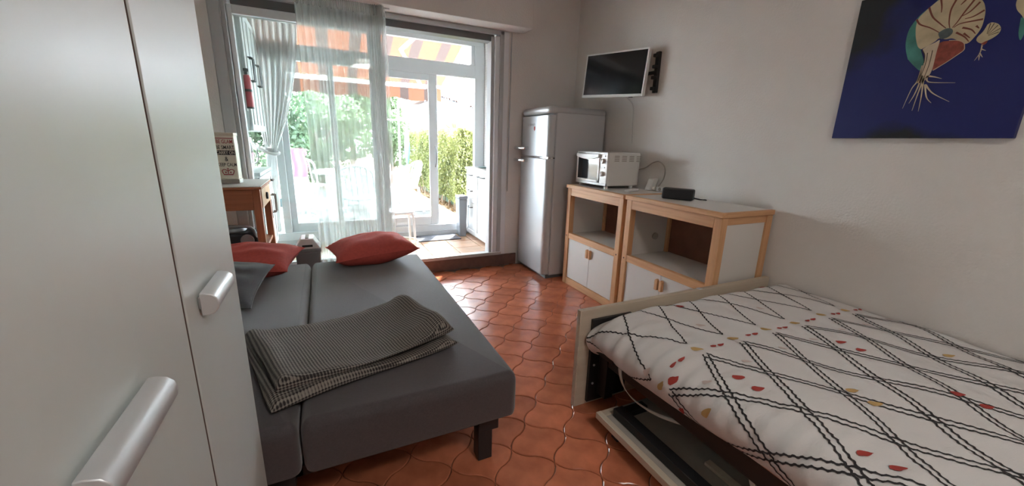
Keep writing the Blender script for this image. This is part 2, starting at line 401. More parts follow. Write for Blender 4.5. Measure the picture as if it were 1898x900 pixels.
cushion(-.133, .615, 1.19, 2.985, .205, .402).build('seat_cushion', 'sofa_fabric', sb, angle=30)
cushion(-.86, -.139, 1.19, 2.985, .205, .402).build('back_cushion', 'sofa_fabric', sb, angle=30)
part(sb, 'frame', 'black_metal', (-.80, .545, 1.25, 1.29, .165, .205), (-.80, .545, 2.88, 2.92, .165, .205), (.50, .54, 1.25, 2.92, .165, .205), (-.2, -.14, 1.25, 2.92, .165, .205), (-.80, -.76, 1.25, 2.92, .165, .205))
for lx, ly in ((.50, 1.27), (-.22, 1.27), (.50, 2.88), (-.22, 2.88), (-.76, 1.27), (-.76, 2.88)):
    l = M_().box(lx-.03, lx+.03, ly-.028, ly+.028, 0, .165).box(lx-.03, lx+.055, ly-.032, ly+.032, .135, .205)
    l.build('leg', 'black_plastic', sb, bevel=.003)

# --- cushions
def pillow(name, label, m, c, w, h, t, rz, rx=0, ry=0, group=None):
    o = thing(name, (c[0], c[1], c[2]), label, 'cushion', group); o.rotation_euler = (R(rx), R(ry), R(rz))
    n = 28; vs = []; fs = []
    def pt(u, v, s):
        pin = .10
        x = w/2*u*(1-pin*(1-v*v)*(abs(u)**3)); y = h/2*v*(1-pin*(1-u*u)*(abs(v)**3))
        e = max(0, (1-abs(u)**2.6))*max(0, (1-abs(v)**2.6))
        z = s*t/2*e**.55
        z += .006*math.sin(7*u+3*v)*e + .004*math.sin(11*v-4*u)*e
        return (x, y, z)
    mb = M_()
    mb.grid(lambda a, b: pt(2*a-1, 2*b-1, 1), n, n)
    k = len(mb.v); mb.grid(lambda a, b: pt(2*a-1, 2*b-1, -1), n, n)
    mb.f = [f if max(f) < k else f[::-1] for f in mb.f]
    cov = mb.build('cover', m, o, world=False, angle=60)
    # piping seam round the rim
    rim = [pt(-1+2*i/20, -1, 0) for i in range(20)]+[pt(1, -1+2*i/20, 0) for i in range(20)]+[pt(1-2*i/20, 1, 0) for i in range(20)]+[pt(-1, 1-2*i/20, 0) for i in range(20)]
    M_().tube(rim, .0028, 6, closed=True).build('seam', m, o, world=False)
    return o
pillow('cushion', 'plump red cushion on the window end of the sofa, by the door', 'red_fabric', (.265, 2.885, .497), .555, .43, .195, 8, 0, -3, 'red cushions on the sofa bed')
pillow('cushion', 'red cushion half hidden by the wardrobe, beside the wooden trolley', 'red_fabric', (-.475, 2.80, .502), .55, .40, .18, -12, 6, 0, 'red cushions on the sofa bed')
pillow('cushion', 'dark grey cushion lying in front of a red one on the sofa', 'grey_fabric', (-.545, 2.345, .505), .42, .46, .15, -8, 10, 3)

# --- folded knit throw
def _throw():
    m = bpy.data.materials.new('waffle_knit'); m.use_nodes = True; nt = m.node_tree; N = nt.nodes; L = nt.links; b = N['Principled BSDF']; b.inputs['Roughness'].default_value = .95
    uv = N.new('ShaderNodeUVMap'); uv.uv_map = 'uv'; sx = N.new('ShaderNodeSeparateXYZ'); L.new(uv.outputs[0], sx.inputs[0])
    def wave(sock, f, ph=0):
        a = N.new('ShaderNodeMath'); a.operation = 'MULTIPLY'; a.inputs[1].default_value = f; L.new(sock, a.inputs[0])
        s = N.new('ShaderNodeMath'); s.operation = 'SINE'; L.new(a.outputs[0], s.inputs[0]); return s.outputs[0]
    a = wave(sx.outputs[0], 2*PI/.0105); c = wave(sx.outputs[1], 2*PI/.0085)
    ad = N.new('ShaderNodeMath'); ad.operation = 'MAXIMUM'
    m1 = N.new('ShaderNodeMath'); m1.operation = 'MULTIPLY'; m1.inputs[1].default_value = .62; L.new(c, m1.inputs[0])
    mi = N.new('ShaderNodeMath'); mi.operation = 'MULTIPLY_ADD'; mi.inputs[1].default_value = .55; L.new(a, mi.inputs[0]); L.new(m1.outputs[0], mi.inputs[2])
    nz = N.new('ShaderNodeTexNoise'); nz.inputs['Scale'].default_value = 220; L.new(uv.outputs[0], nz.inputs['Vector'])
    m3 = N.new('ShaderNodeMath'); m3.operation = 'MULTIPLY_ADD'; m3.inputs[1].default_value = .9; L.new(nz.outputs['Fac'], m3.inputs[0]); L.new(mi.outputs[0], m3.inputs[2])
    cr = N.new('ShaderNodeValToRGB'); e = cr.color_ramp.elements; e[0].position = .28; e[1].position = .72; e[0].color = (.028,.024,.024,1); e[1].color = (.28,.25,.22,1)
    mr = N.new('ShaderNodeMapRange'); mr.inputs['From Min'].default_value = -.7; mr.inputs['From Max'].default_value = 1.6; L.new(m3.outputs[0], mr.inputs[0])
    L.new(mr.outputs[0], cr.inputs[0]); L.new(cr.outputs[0], b.inputs['Base Color'])
    bp = N.new('ShaderNodeBump'); bp.inputs['Strength'].default_value = .6; bp.inputs['Distance'].default_value = .004; L.new(mr.outputs[0], bp.inputs['Height']); L.new(bp.outputs[0], b.inputs['Normal'])
    MATS['waffle_knit'] = m
    o = thing('throw_blanket', (.06, 1.62, .402), 'folded black and cream waffle-knit throw on the sofa bed', 'blanket')
    Lx, Ly = .70, .49
    ang = R(18); ca, sa = math.cos(ang), math.sin(ang)
    def layer(z0, t, ox, oy, lx, ly, seed, name):
        # closed rounded slab in (u,v) with soft waves; profile param p goes round the cross-section in v
        nu, nv = 60, 56; vs = []; uvs = []
        for i in range(nu+1):
            u = i/nu
            for j in range(nv):
                p = j/nv; a = 2*PI*p
                # superellipse section
                cy = math.copysign(abs(math.cos(a))**.26, math.cos(a)); cz = math.copysign(abs(math.sin(a))**.75, math.sin(a))
                endr = 1 if (u < .92) else math.sqrt(max(.02, 1-((u-.92)/.082)**2)) if u < 1.0 else .1
                if u < .05: endr = math.sqrt(max(.06, 1-((.05-u)/.052)**2))
                taper = 1-.10*u
                y = oy + ly/2*cy*taper + .012*math.sin(5*u+seed) - .02*u
                zz = z0+t/2 + t/2*cz*endr
                top = cz > 0
                sag = .012*math.sin(6.5*u+2*y+seed)+.010*math.sin(9*y*3+3*u+seed)
                ridge = .028*math.exp(-((u-.93)/.06)**2) - .016*math.exp(-((u-.55)/.2)**2) + .02*math.exp(-((u-.02)/.07)**2)
                zz += (sag*.85+ridge*(1 if z0 > .02 else .3))*max(0, cz)*endr
                x = ox + lx*(u-.5)+.008*math.sin(9*y+seed)
                if z0 < .01: zz = max(zz, .001)
                vs.append((ca*x-sa*y, sa*x+ca*y, zz)); uvs.append((x, y+1.0*zz*(1 if cy > 0 else -1)*(abs(cy) > .9)))
        fs = [(i*nv+j, (i+1)*nv+j, (i+1)*nv+(j+1) % nv, i*nv+(j+1) % nv) for i in range(nu) for j in range(nv)]
        fs = [f[::-1] for f in fs] + [tuple(range(nv)), tuple(range(nu*nv, (nu+1)*nv))[::-1]]
        mb = M_().add(vs, [f[::-1] for f in fs]); mb.uv = uvs
        return mb.build(name, 'waffle_knit', o, world=False, angle=70)
    layer(.0015, .034, -.01, -.012, Lx, Ly*1.03, .3, 'lower_fold')
    layer(.033, .042, .005, .012, Lx*.985, Ly*.97, 1.9, 'upper_fold')
_throw()

# --- fridge
fr = thing('fridge', (2.1, 3.35, 0), 'tall silver retro fridge-freezer in the corner beside the door', 'fridge')
fy0, fy1, fx = 3.075, 3.632, 1.79
def rr_prism(x0, x1, y0, y1, z0, z1, r, n=6):     # rounded at the front (x0) vertical edges
    poly = [(x1, y0, z0), (x1, y1, z0)]
    poly += [(x0+r-r*math.sin(R(90*k/n)), y1-r+r*math.cos(R(90*k/n)), z0) for k in range(n+1)]
    poly += [(x0+r-r*math.cos(R(90*k/n)), y0+r-r*math.sin(R(90*k/n)), z0) for k in range(n+1)]
    return M_().prism(poly, (0, 0, z1-z0))
part(fr, 'body', 'silver_side', (fx+.075, 2.395, fy0+.003, fy1-.003, .03, 1.53), bevel=.012)
rr_prism(fx+.005, fx+.07, fy0, fy1, 1.142, 1.505, .05).build('freezer_door', 'silver', fr, bevel=.006, seg=3)
rr_prism(fx, fx+.07, fy0, fy1, .045, 1.128, .05).build('fridge_door', 'silver', fr, bevel=.006, seg=3)
rr_prism(fx+.004, 2.40, fy0-.002, fy1, 1.512, 1.578, .06).build('top_cap', 'silver', fr, bevel=.03, seg=5)
rr_prism(fx+.02, fx+.075, fy0+.002, fy1-.002, 1.129, 1.141, .04).build('door_trim', 'chrome', fr)
part(fr, 'plinth', 'alu_dark', (fx+.05, 2.38, fy0+.02, fy1-.02, 0, .04))
for hz in (1.213, 1.098):
    h = M_().tube(smoothpath([(fx-.030, fy1+.014, hz), (fx-.055, fy1-.02, hz), (fx-.058, fy1-.11, hz), (fx-.030, fy1-.185, hz)], 6), [.014]*6+[.019]*6+[.017]*6+[.010], 12)
    hh = h.build('handle', 'chrome', fr)
    M_().cyl((fx+.012, fy1-.165, hz), (fx-.035, fy1-.165, hz), .019, .014, 14).build('handle_mount', 'chrome', hh)
    M_().cyl((fx+.012, fy1-.05, hz), (fx-.045, fy1-.05, hz), .013, .011, 14).build('handle_mount', 'chrome', hh)
badge = M_()
for k, (wd_, hh_) in enumerate(((.014,.020),(.016,.022),(.014,.020),(.014,.020),(.016,.022))):
    y = fy1-.175-k*.026; badge.box(fx+.0025, fx+.006, y-wd_, y, 1.425-hh_/2, 1.425+hh_/2)
badge.build('badge', 'chrome', fr, bevel=.001)
M_().prism([(fx+.003, fy1-.275, 1.41), (fx+.003, fy1-.30, 1.41), (fx+.003, fy1-.30, 1.385), (fx+.003, fy1-.2875, 1.37), (fx+.003, fy1-.275, 1.385)], (.003, 0, 0)).build('emblem', 'print_red', fr)

# --- two pine cabinets
def cabinet(y0, y1, label):
    x0, x1, H = 1.957, 2.402, .915; t = .05
    c = thing('storage_cabinet', ((x0+x1)/2, (y0+y1)/2, 0), label, 'cabinet', 'pine and white cabinets along the right wall')
    for (px, py) in ((x0, y0), (x0, y1-t), (x1-t, y0), (x1-t, y1-t)):
        part(c, 'post', 'pine', (px, px+t, py, py+t, 0, H-.03), bevel=.003)
    part(c, 'top_rail', 'pine_y', (x0+.002, x0+.03, y0+t, y1-t, H-.095, H-.03))
    part(c, 'middle_rail', 'pine_y', (x0+.002, x0+.035, y0+t, y1-t, .432, .483))
    part(c, 'bottom_rail', 'pine_y', (x0+.002, x0+.035, y0+t, y1-t, .0, .062))
    for yy in (y0+.012, y1-.024):
        part(c, 'side_panel', 'melamine', (x0+t, x1-t, yy, yy+.012, .03, H-.03), bevel=0)
        part(c, 'side_rail', 'pine_x', (x0+t, x1-t, yy-.004, yy+.016, H-.075, H-.03), bevel=.002)
    part(c, 'back_panel', 'hardboard', (x1-.03, x1-.022, y0+t, y1-t, .03, H-.03), bevel=0)
    part(c, 'shelf', 'melamine', (x0+.035, x1-.03, y0+.024, y1-.024, .452, .470), bevel=0)
    part(c, 'floor_panel', 'melamine', (x0+.035, x1-.03, y0+.024, y1-.024, .04, .058), bevel=0)
    # framed top
    tp = part(c, 'top', 'melamine', (x0+.022, x1-.02, y0+.016, y1-.016, H-.028, H-.001), bevel=0)
    part(tp, 'top_edge', 'pine_y', (x0-.012, x0+.022, y0-.008, y1+.008, H-.03, H), bevel=.004)
    part(tp, 'top_edge', 'pine_x', (x0+.022, x1+.0, y0-.008, y0+.016, H-.03, H), bevel=.004)
    part(tp, 'top_edge', 'pine_x', (x0+.022, x1+.0, y1-.016, y1+.008, H-.03, H), bevel=.004)
    ym = (y0+y1)/2
    for k, (a, b) in enumerate(((y0+t+.002, ym-.0015), (ym+.0015, y1-t-.002))):
        d = part(c, 'door', 'melamine', (x0+.012, x0+.028, a, b, .065, .429), bevel=.0015)
        hy = (ym-.032 if k == 0 else ym+.008)
        hz = .395
        poly = [(x0+.012, hy, hz-.07), (x0+.012, hy+.024, hz-.07)]+[(x0+.012, hy+.012+.012*math.cos(R(a_)), hz-.006+.012*math.sin(R(a_))) for a_ in range(0, 181, 30)]
        M_().prism(poly, (-.022, 0, 0)).build('handle', 'pine', d, bevel=.003)
    for yy in (y0+t/2, y1-t/2):
        M_().cyl((x0+.002, yy, .455), (x0-.0015, yy, .455), .006, None, 10).build('screw_cap', 'edge_brown', c)
    return c
c1 = cabinet(2.232, 2.972, 'pine-framed white cabinet next to the fridge, toaster oven on top')
c2 = cabinet(1.425, 2.195, 'pine-framed white cabinet behind the bed, black speaker on top')
M_().cyl((2.24, 2.1705, .60), (2.24, 2.160, .60), .026, None, 20).build('cable_port', 'panel_grey', c2)

# --- mini oven
ov = thing('toaster_oven', (2.19, 2.76, .915), 'small white toaster oven standing on the far pine cabinet', 'oven')
ox0, ox1, oy0, oy1, oz0, oz1 = 2.03, 2.365, 2.545, 2.965, .938, 1.205
part(ov, 'housing', 'white_enamel', (ox0+.012, ox1, oy0, oy1, oz0, oz1), bevel=.008)
part(ov, 'front_frame', 'white_plastic', (ox0, ox0+.014, oy0, oy1, oz0, oz0+.022), (ox0, ox0+.014, oy0, oy1, oz1-.014, oz1), (ox0, ox0+.014, oy1-.014, oy1, oz0, oz1), (ox0, ox0+.014, oy0, oy0+.012, oz0, oz1), bevel=.003)
part(ov, 'control_panel', 'white_enamel', (ox0+.002, ox0+.014, oy0+.012, oy0+.092, oz0+.02, oz1-.012), bevel=.002)
dr = part(ov, 'door', 'white_plastic', (ox0-.008, ox0+.004, oy0+.094, oy1-.016, oz0+.024, oz0+.042), (ox0-.008, ox0+.004, oy0+.094, oy0+.108, oz0+.024, oz1-.04), (ox0-.008, ox0+.004, oy1-.03, oy1-.016, oz0+.024, oz1-.04), bevel=.002)
part(dr, 'window', 'dark_glass', (ox0-.004, ox0+.002, oy0+.106, oy1-.028, oz0+.04, oz1-.05), bevel=0)
hp = [(ox0-.02, oy0+.094, oz1-.018), (ox0-.02, oy1-.016, oz1-.018)]+[(ox0-.02, oy1-.016-(oy1-oy0-.11)*k/12, oz1-.042-.020*math.sin(PI*k/12)) for k in range(13)]
M_().prism(hp, (.028, 0, 0)).build('door_handle', 'white_plastic', dr, bevel=.003)
for kz in (1.135, 1.035):
    k_ = M_().lathe([(.020, 0), (.020, .012), (.017, .02), (0.001, .02)], (0, 0, 0), 20)
    k_.v = [(ox0+.002-v[2], oy0+.052+v[0], kz+v[1]) for v in k_.v]; k_.f = [f[::-1] for f in k_.f] if 0 else k_.f
    kn = k_.build('knob', 'melamine', ov)
    part(kn, 'pointer', 'panel_grey', (ox0-.021, ox0-.016, oy0+.050, oy0+.054, kz, kz+.018), bevel=0)
for kz in (1.175, 1.085): M_().cyl((ox0+.003, oy0+.03, kz), (ox0-.001, oy0+.03, kz), .005, None, 10).build('indicator', 'black_plastic', ov)
for i in range(4):
    for j in range(4):
        part(ov, 'vent_slot', 'panel_grey', (ox0+.07+i*.075, ox0+.118+i*.075, oy0-.001, oy0+.002, 1.135+j*.013, 1.141+j*.013), bevel=0)
for (a, b) in ((ox0+.03, oy0+.03), (ox0+.03, oy1-.04), (ox1-.05, oy0+.03), (ox1-.05, oy1-.04)):
    M_().cyl((a, b, .915), (a, b, oz0+.002), .014, .017, 12).build('foot', 'white_plastic', ov)

# --- small things on the cabinets
tag(M_().obox((2.09, 2.335, .9165), (.15, .055, 0), (-.012, .036, 0), (0, 0, .017)).build('remote_control', 'white_plastic', bevel=.005), 'slim white remote control lying in front of the toaster oven', 'remote')
tag(M_().tube(smoothpath([(2.366, 2.60, 1.06), (2.385, 2.50, 1.09), (2.385, 2.42, 1.135), (2.385, 2.35, 1.145), (2.385, 2.29, 1.10), (2.385, 2.29, 1.02), (2.385, 2.335, .95), (2.39, 2.34, .925)], 8), .0045, 8).build('power_cable', 'panel_grey'), 'grey power cable looping up behind the toaster oven', 'cable')
pl = thing('plug_adapter', (2.38, 2.43, .915), 'white plug adapter standing against the wall behind the oven', 'plug')
M_().obox((2.345, 2.385, .9155), (.055, 0, 0), (0, .06, 0), (.005, -.03, .10)).build('body', 'white_plastic', pl, bevel=.008)
M_().cyl((2.375, 2.375, .935), (2.375, 2.35, .935), .018, .015, 14).build('socket', 'melamine', pl)
ps = thing('power_strip', (2.39, 2.24, .915), 'white power strip by the wall behind the black speaker', 'power strip')
M_().box(2.362, 2.40, 2.205, 2.335, .9155, .955).build('body', 'white_plastic', ps, bevel=.006)
for k in range(2): M_().cyl((2.363, 2.235+k*.06, .937), (2.3605, 2.235+k*.06, .937), .014, None, 16).build('outlet', 'panel_grey', ps)
sp = thing('bluetooth_speaker', (2.16, 1.93, .915), 'small black box speaker on the near pine cabinet', 'speaker', rz=R(30))
M_().box(-.035, .035, -.10, .10, .001, .075).build('body', 'black_plastic', sp, bevel=.012, seg=4, world=False)
M_().box(-.038, -.034, -.088, .088, .01, .066).build('grille', mat('grille', (.022,.021,.023), .8, bump=.5, bscale=500), sp, bevel=.006, world=False)
M_().tube(smoothpath([(0, -.10, .02), (.02, -.14, .012), (.05, -.17, .006), (.075, -.165, .006), (.07, -.15, .006), (.03, -.135, .008), (.0, -.10, .016)], 6), .003, 6).build('strap', 'black_plastic', sp, world=False)

# --- television
def _tv():
    U = Vector((-.21020, .97619, .05359)).normalized(); rt = Vector((2.32, 2.519, 1.995)); v = Vector((0, .055, .354))
    V = (v-U*v.dot(U)).normalized(); Nn = V.cross(U).normalized()     # towards room
    if Nn.x > 0: Nn = -Nn
    W, H = .64, .357
    t = thing('television', (2.42, 2.75, 1.82), 'white-framed flat television on a wall arm above the fridge side', 'television')
    o = rt - V*H
    def ob(name, a, b, c, d, n0, n1, m, bev=.003, par=None):
        return M_().obox(o+U*a+V*c+Nn*n0, U*(b-a), V*(d-c), Nn*(n1-n0)).build(name, m, par or t, bevel=bev)
    ob('casing', .004, W-.004, .004, H-.004, -.045, -.004, 'white_plastic', .01)
    fr_ = M_()
    for a, b, c, d in ((0, W, 0, .022), (0, W, H-.012, H), (0, .012, .02, H-.01), (W-.012, W, .02, H-.01)):
        fr_.obox(o+U*a+V*c-Nn*.010, U*(b-a), V*(d-c), Nn*.012)
    fr_.build('bezel', 'white_plastic', t, bevel=.002)
    ob('screen', .011, W-.011, .021, H-.011, -.006, -.001, 'screen', 0)
    ob('sensor', .09, .13, -.006, .004, -.006, .0, 'black_plastic', .002)
    # arm and wall plate
    br = M_().box(2.395, 2.42, 2.49, 2.53, 1.67, 1.97).build('wall_plate', 'black_metal', t, bevel=.004)
    for z in (1.70, 1.78, 1.86, 1.94): M_().box(2.365, 2.40, 2.495, 2.525, z-.012, z+.012).build('bracket_tab', 'black_metal', br, bevel=.003)
    mid = o+U*.22+V*.18-Nn*.045
    M_().tube([(2.40, 2.51, 1.82), (2.385, 2.62, 1.82), tuple(mid)], .014, 8).build('arm', 'black_metal', t)
    M_().obox(mid-U*.06-V*.06, U*.12, V*.12, Nn*.01).build('mount_plate', 'black_metal', t, bevel=.002)
_tv()
tag(M_().tube(smoothpath([(2.30, 2.78, 1.69), (2.405, 2.75, 1.60), (2.412, 2.735, 1.45), (2.413, 2.72, 1.28)], 8), .004, 8).build('television_cable', 'melamine'), 'pale cable hanging from the television down the wall', 'cable')
P_FILL = {
  'teal': [(0.2308, 0.3396), (0.2162, 0.3783), (0.2083, 0.4157), (0.2083, 0.4565), (0.2171, 0.4847), (0.2355, 0.515), (0.2556, 0.5343), (0.2722, 0.5491), (0.2843, 0.5647), (0.2943, 0.5713), (0.2958, 0.5286), (0.2611, 0.5087), (0.2443, 0.4735), (0.2468, 0.4232), (0.2686, 0.3689), (0.2903, 0.3149), (0.2843, 0.2853), (0.2589, 0.3069)],
  'shell': [(0.269, 0.3728), (0.2546, 0.3865), (0.2403, 0.4246), (0.2314, 0.4665), (0.2323, 0.501), (0.2462, 0.5221), (0.2624, 0.5397), (0.2853, 0.5597), (0.3092, 0.5718), (0.346, 0.5704), (0.3851, 0.5525), (0.4104, 0.5298), (0.4252, 0.5081), (0.4342, 0.4793), (0.4369, 0.452), (0.4367, 0.4252), (0.4312, 0.4039), (0.4228, 0.3874), (0.4137, 0.3731), (0.4003, 0.3696), (0.3745, 0.3887), (0.3578, 0.3982), (0.339, 0.3987), (0.3183, 0.4062), (0.3053, 0.3942)],
  'core': [(0.3166, 0.4138), (0.3119, 0.4269), (0.3198, 0.4348), (0.3319, 0.4403), (0.3453, 0.4387), (0.3547, 0.4296), (0.3554, 0.4177), (0.3484, 0.4073), (0.3382, 0.4022), (0.3248, 0.4025)],
  'red': [(0.3226, 0.386), (0.333, 0.3912), (0.3521, 0.3899), (0.3788, 0.386), (0.3976, 0.3739), (0.4037, 0.3587), (0.4039, 0.3446), (0.3876, 0.3285), (0.3593, 0.3042), (0.3259, 0.2795), (0.3212, 0.32), (0.3205, 0.3596)],
  'trunk': [(0.2741, 0.3719), (0.2879, 0.3828), (0.3097, 0.3919), (0.3217, 0.3993), (0.3232, 0.3835), (0.3224, 0.3543), (0.3232, 0.3197), (0.3234, 0.2873), (0.3195, 0.2628), (0.308, 0.2414), (0.2934, 0.2328), (0.2838, 0.2391), (0.2876, 0.2797), (0.2903, 0.3149), (0.2866, 0.3456)],
  'small': [(0.451, 0.4287), (0.4613, 0.4338), (0.4796, 0.4243), (0.4906, 0.4065), (0.4889, 0.3894), (0.4772, 0.3763), (0.4626, 0.368), (0.4489, 0.3616), (0.4337, 0.3737), (0.433, 0.3876), (0.4443, 0.4056)],
  'smallred': [(0.4489, 0.3616), (0.464, 0.3691), (0.4629, 0.3589), (0.4542, 0.3529)],
  'third': [(0.5108, 0.481), (0.5101, 0.498), (0.5189, 0.5122), (0.541, 0.506), (0.555, 0.4693), (0.5566, 0.4358), (0.544, 0.4264), (0.5331, 0.4416), (0.518, 0.4623)],
  'thirdteal': [(0.5335, 0.4331), (0.5456, 0.426), (0.5539, 0.3819), (0.5499, 0.3529), (0.5391, 0.3808)],
}
P_LINE = {
  'stripes': [[(0.2893, 0.568), (0.2996, 0.5323), (0.3034, 0.5078)], [(0.2596, 0.5381), (0.2794, 0.497), (0.3099, 0.4634), (0.3316, 0.4418)], [(0.2272, 0.4998), (0.2438, 0.4761), (0.2806, 0.4546), (0.3132, 0.43)], [(0.3403, 0.5469), (0.3318, 0.5099), (0.3355, 0.4669), (0.3434, 0.4392)], [(0.3693, 0.5367), (0.3573, 0.5218)], [(0.3947, 0.532), (0.3742, 0.49), (0.3612, 0.4585), (0.3506, 0.4399)], [(0.4123, 0.5183), (0.3917, 0.4901), (0.3698, 0.4773)], [(0.4311, 0.4845), (0.405, 0.4687), (0.3813, 0.4653)], [(0.4342, 0.4518), (0.4105, 0.4516), (0.3721, 0.45), (0.3545, 0.4391)], [(0.4201, 0.4312), (0.4304, 0.4199)], [(0.3812, 0.4331), (0.4087, 0.4201), (0.4241, 0.4017)], [(0.3662, 0.4187), (0.3944, 0.3969), (0.4113, 0.3758)], [(0.3897, 0.4104), (0.412, 0.3886)]],
  'redline': [[(0.3259, 0.2795), (0.3593, 0.3042), (0.3876, 0.3285), (0.4039, 0.3446), (0.4037, 0.3587), (0.3976, 0.3739), (0.3788, 0.386), (0.3518, 0.3914)]],
  'tent': [[(0.2883, 0.3051), (0.2848, 0.2441), (0.2712, 0.2092), (0.2577, 0.1292)], [(0.2972, 0.2631), (0.2875, 0.1918), (0.2752, 0.1495)], [(0.3037, 0.2521), (0.2972, 0.1857), (0.2927, 0.1175)], [(0.3038, 0.2419), (0.311, 0.1793), (0.3146, 0.1136)], [(0.3134, 0.2254), (0.3287, 0.1725), (0.3496, 0.1462)], [(0.3161, 0.2225), (0.3458, 0.1864), (0.4052, 0.1471)], [(0.3139, 0.261), (0.3163, 0.2404), (0.3364, 0.2304), (0.4071, 0.2212)], [(0.3194, 0.2577), (0.3397, 0.2516), (0.3619, 0.2424)]],
  'trunkline': [[(0.294, 0.3544), (0.2967, 0.3038), (0.289, 0.2436)], [(0.3083, 0.3617), (0.3092, 0.3019), (0.3027, 0.2471)], [(0.275, 0.3677), (0.287, 0.3456), (0.2911, 0.3147)]],
  'smalls': [[(0.4569, 0.3939), (0.4586, 0.4314)], [(0.4587, 0.3935), (0.4689, 0.429)], [(0.4602, 0.391), (0.4806, 0.4197)], [(0.4614, 0.3885), (0.4892, 0.4068)], [(0.4619, 0.3861), (0.4879, 0.394)]],
  'smallt': [[(0.4529, 0.3586), (0.4532, 0.3266), (0.4436, 0.2995)], [(0.4536, 0.3403), (0.4678, 0.3322)], [(0.4537, 0.3242), (0.4639, 0.3087)], [(0.4535, 0.3173), (0.4559, 0.2985)]],
}

# --- painting
def _painting():
    m = bpy.data.materials.new('canvas_blue'); m.use_nodes = True; nt = m.node_tree; N = nt.nodes; L = nt.links; b = N['Principled BSDF']; b.inputs['Roughness'].default_value = .55
    tc = N.new('ShaderNodeTexCoord'); sx = N.new('ShaderNodeSeparateXYZ'); L.new(tc.outputs['Object'], sx.inputs[0])
    nz = N.new('ShaderNodeTexNoise'); nz.inputs['Scale'].default_value = 5; nz.inputs['Detail'].default_value = 5; L.new(tc.outputs['Object'], nz.inputs['Vector'])
    # dark patch in the upper left and along the lower middle of the picture itself
    def mth(op, a, bb, cc=None):
        n = N.new('ShaderNodeMath'); n.operation = op
        for i, s in enumerate((a, bb, cc)):
            if s is None: continue
            if isinstance(s, (int, float)): n.inputs[i].default_value = s
            else: L.new(s, n.inputs[i])
        return n.outputs[0]
    y, z = sx.outputs[1], sx.outputs[2]          # y towards picture left is +, object origin at the canvas centre
    ul = mth('MULTIPLY_ADD', y, 2.6, mth('MULTIPLY_ADD', z, 2.4, -.62))
    lo = mth('SUBTRACT', .62, mth('ADD', mth('MULTIPLY', mth('ABSOLUTE', mth('ADD', z, .315), 0), 9.0), mth('MULTIPLY', mth('ABSOLUTE', mth('ADD', y, -.02), 0), 3.2)))
    dk = mth('MAXIMUM', ul, lo); dk = mth('ADD', dk, mth('MULTIPLY', mth('SUBTRACT', nz.outputs['Fac'], .5), 1.5))
    cr = N.new('ShaderNodeValToRGB'); e = cr.color_ramp.elements; e[0].position = -.0; e[1].position = .5
    e[0].color = (.007, .012, .12, 1); e[1].color = (.009, .010, .014, 1); n = e.new(.25); n.color = (.005, .008, .065, 1)
    L.new(dk, cr.inputs[0]); L.new(cr.outputs[0], b.inputs['Base Color']); MATS['canvas_blue'] = m
    Wd, Ht = .61, .635
    p = thing('painting', (2.40, 1.203-Wd/2, 1.325+Ht/2), 'blue canvas painting of nautilus shells on the right wall', 'painting')
    cv = M_().box(2.390, 2.4195, 1.203-Wd, 1.203, 1.325, 1.325+Ht).build('canvas', 'canvas_blue', p, bevel=.002)
    mat('p_teal', (.06,.22,.19), .6, var=.35, vscale=12); mat('p_shell', (.50,.42,.27), .6, var=.2, vscale=14); mat('p_stripe', (.16,.04,.025), .6); mat('p_core', (.08,.11,.11), .6, var=.3, vscale=30)
    mat('p_red', (.26,.055,.035), .6, var=.3, vscale=60); mat('p_cream', (.55,.45,.33), .6, var=.12, vscale=30); mat('p_dark', (.07,.045,.03), .6)
    def fill(name, key, m, lay):
        pts = P_FILL[key]; x = 2.390-.0006*lay
        sm = smoothpath([(x, 1.203-a, 1.325+c) for a, c in pts+[pts[0]]], 4)[:-1]
        sm = [q for q in sm]
        for q in sm: q.y = min(max(q.y, 1.203-Wd+.001), 1.202); q.z = min(q.z, 1.325+Ht-.001)
        mb = M_().add(sm, [tuple(range(len(sm)))]); 
        return mb.build(name, m, p)
    def lines(name, key, m, lay, w0, w1):
        mb = M_(); x = 2.390-.0006*lay
        for l in P_LINE[key]:
            q = smoothpath([(x, 1.203-a, 1.325+c) for a, c in l], 8); k = len(q); vs = []
            for i, a in enumerate(q):
                t = (q[min(i+1, k-1)]-q[max(i-1, 0)]).normalized(); nn = Vector((0, -t.z, t.y)); ww = (w0+(w1-w0)*i/(k-1))/2
                b1 = a+nn*ww; b2 = a-nn*ww; b1.z = min(b1.z, 1.325+Ht-.001); b2.z = min(b2.z, 1.325+Ht-.001)
                vs += [b1, b2]
            mb.add(vs, [(2*i, 2*i+1, 2*i+3, 2*i+2) for i in range(k-1)])
        return mb.build(name, m, p)
    fill('painted_shadow', 'teal', 'p_teal', 1); fill('painted_shell', 'shell', 'p_shell', 2); lines('painted_stripes', 'stripes', 'p_stripe', 3, .007, .0025)
    fill('painted_core', 'core', 'p_core', 4); fill('painted_hood', 'red', 'p_red', 4); lines('painted_outline', 'redline', 'p_cream', 5, .003, .002)
    fill('painted_body', 'trunk', 'p_cream', 5); lines('painted_tentacles', 'tent', 'p_cream', 5, .007, .0012); lines('painted_body_lines', 'trunkline', 'p_dark', 6, .003, .002)
    fill('painted_shell', 'small', 'p_shell', 3); lines('painted_stripes', 'smalls', 'p_dark', 4, .0012, .003); fill('painted_hood', 'smallred', 'p_red', 4); lines('painted_tentacles', 'smallt', 'p_cream', 4, .005, .001)
    fill('painted_shadow', 'thirdteal', 'p_teal', 2); fill('painted_shell', 'third', 'p_shell', 3)
_painting()

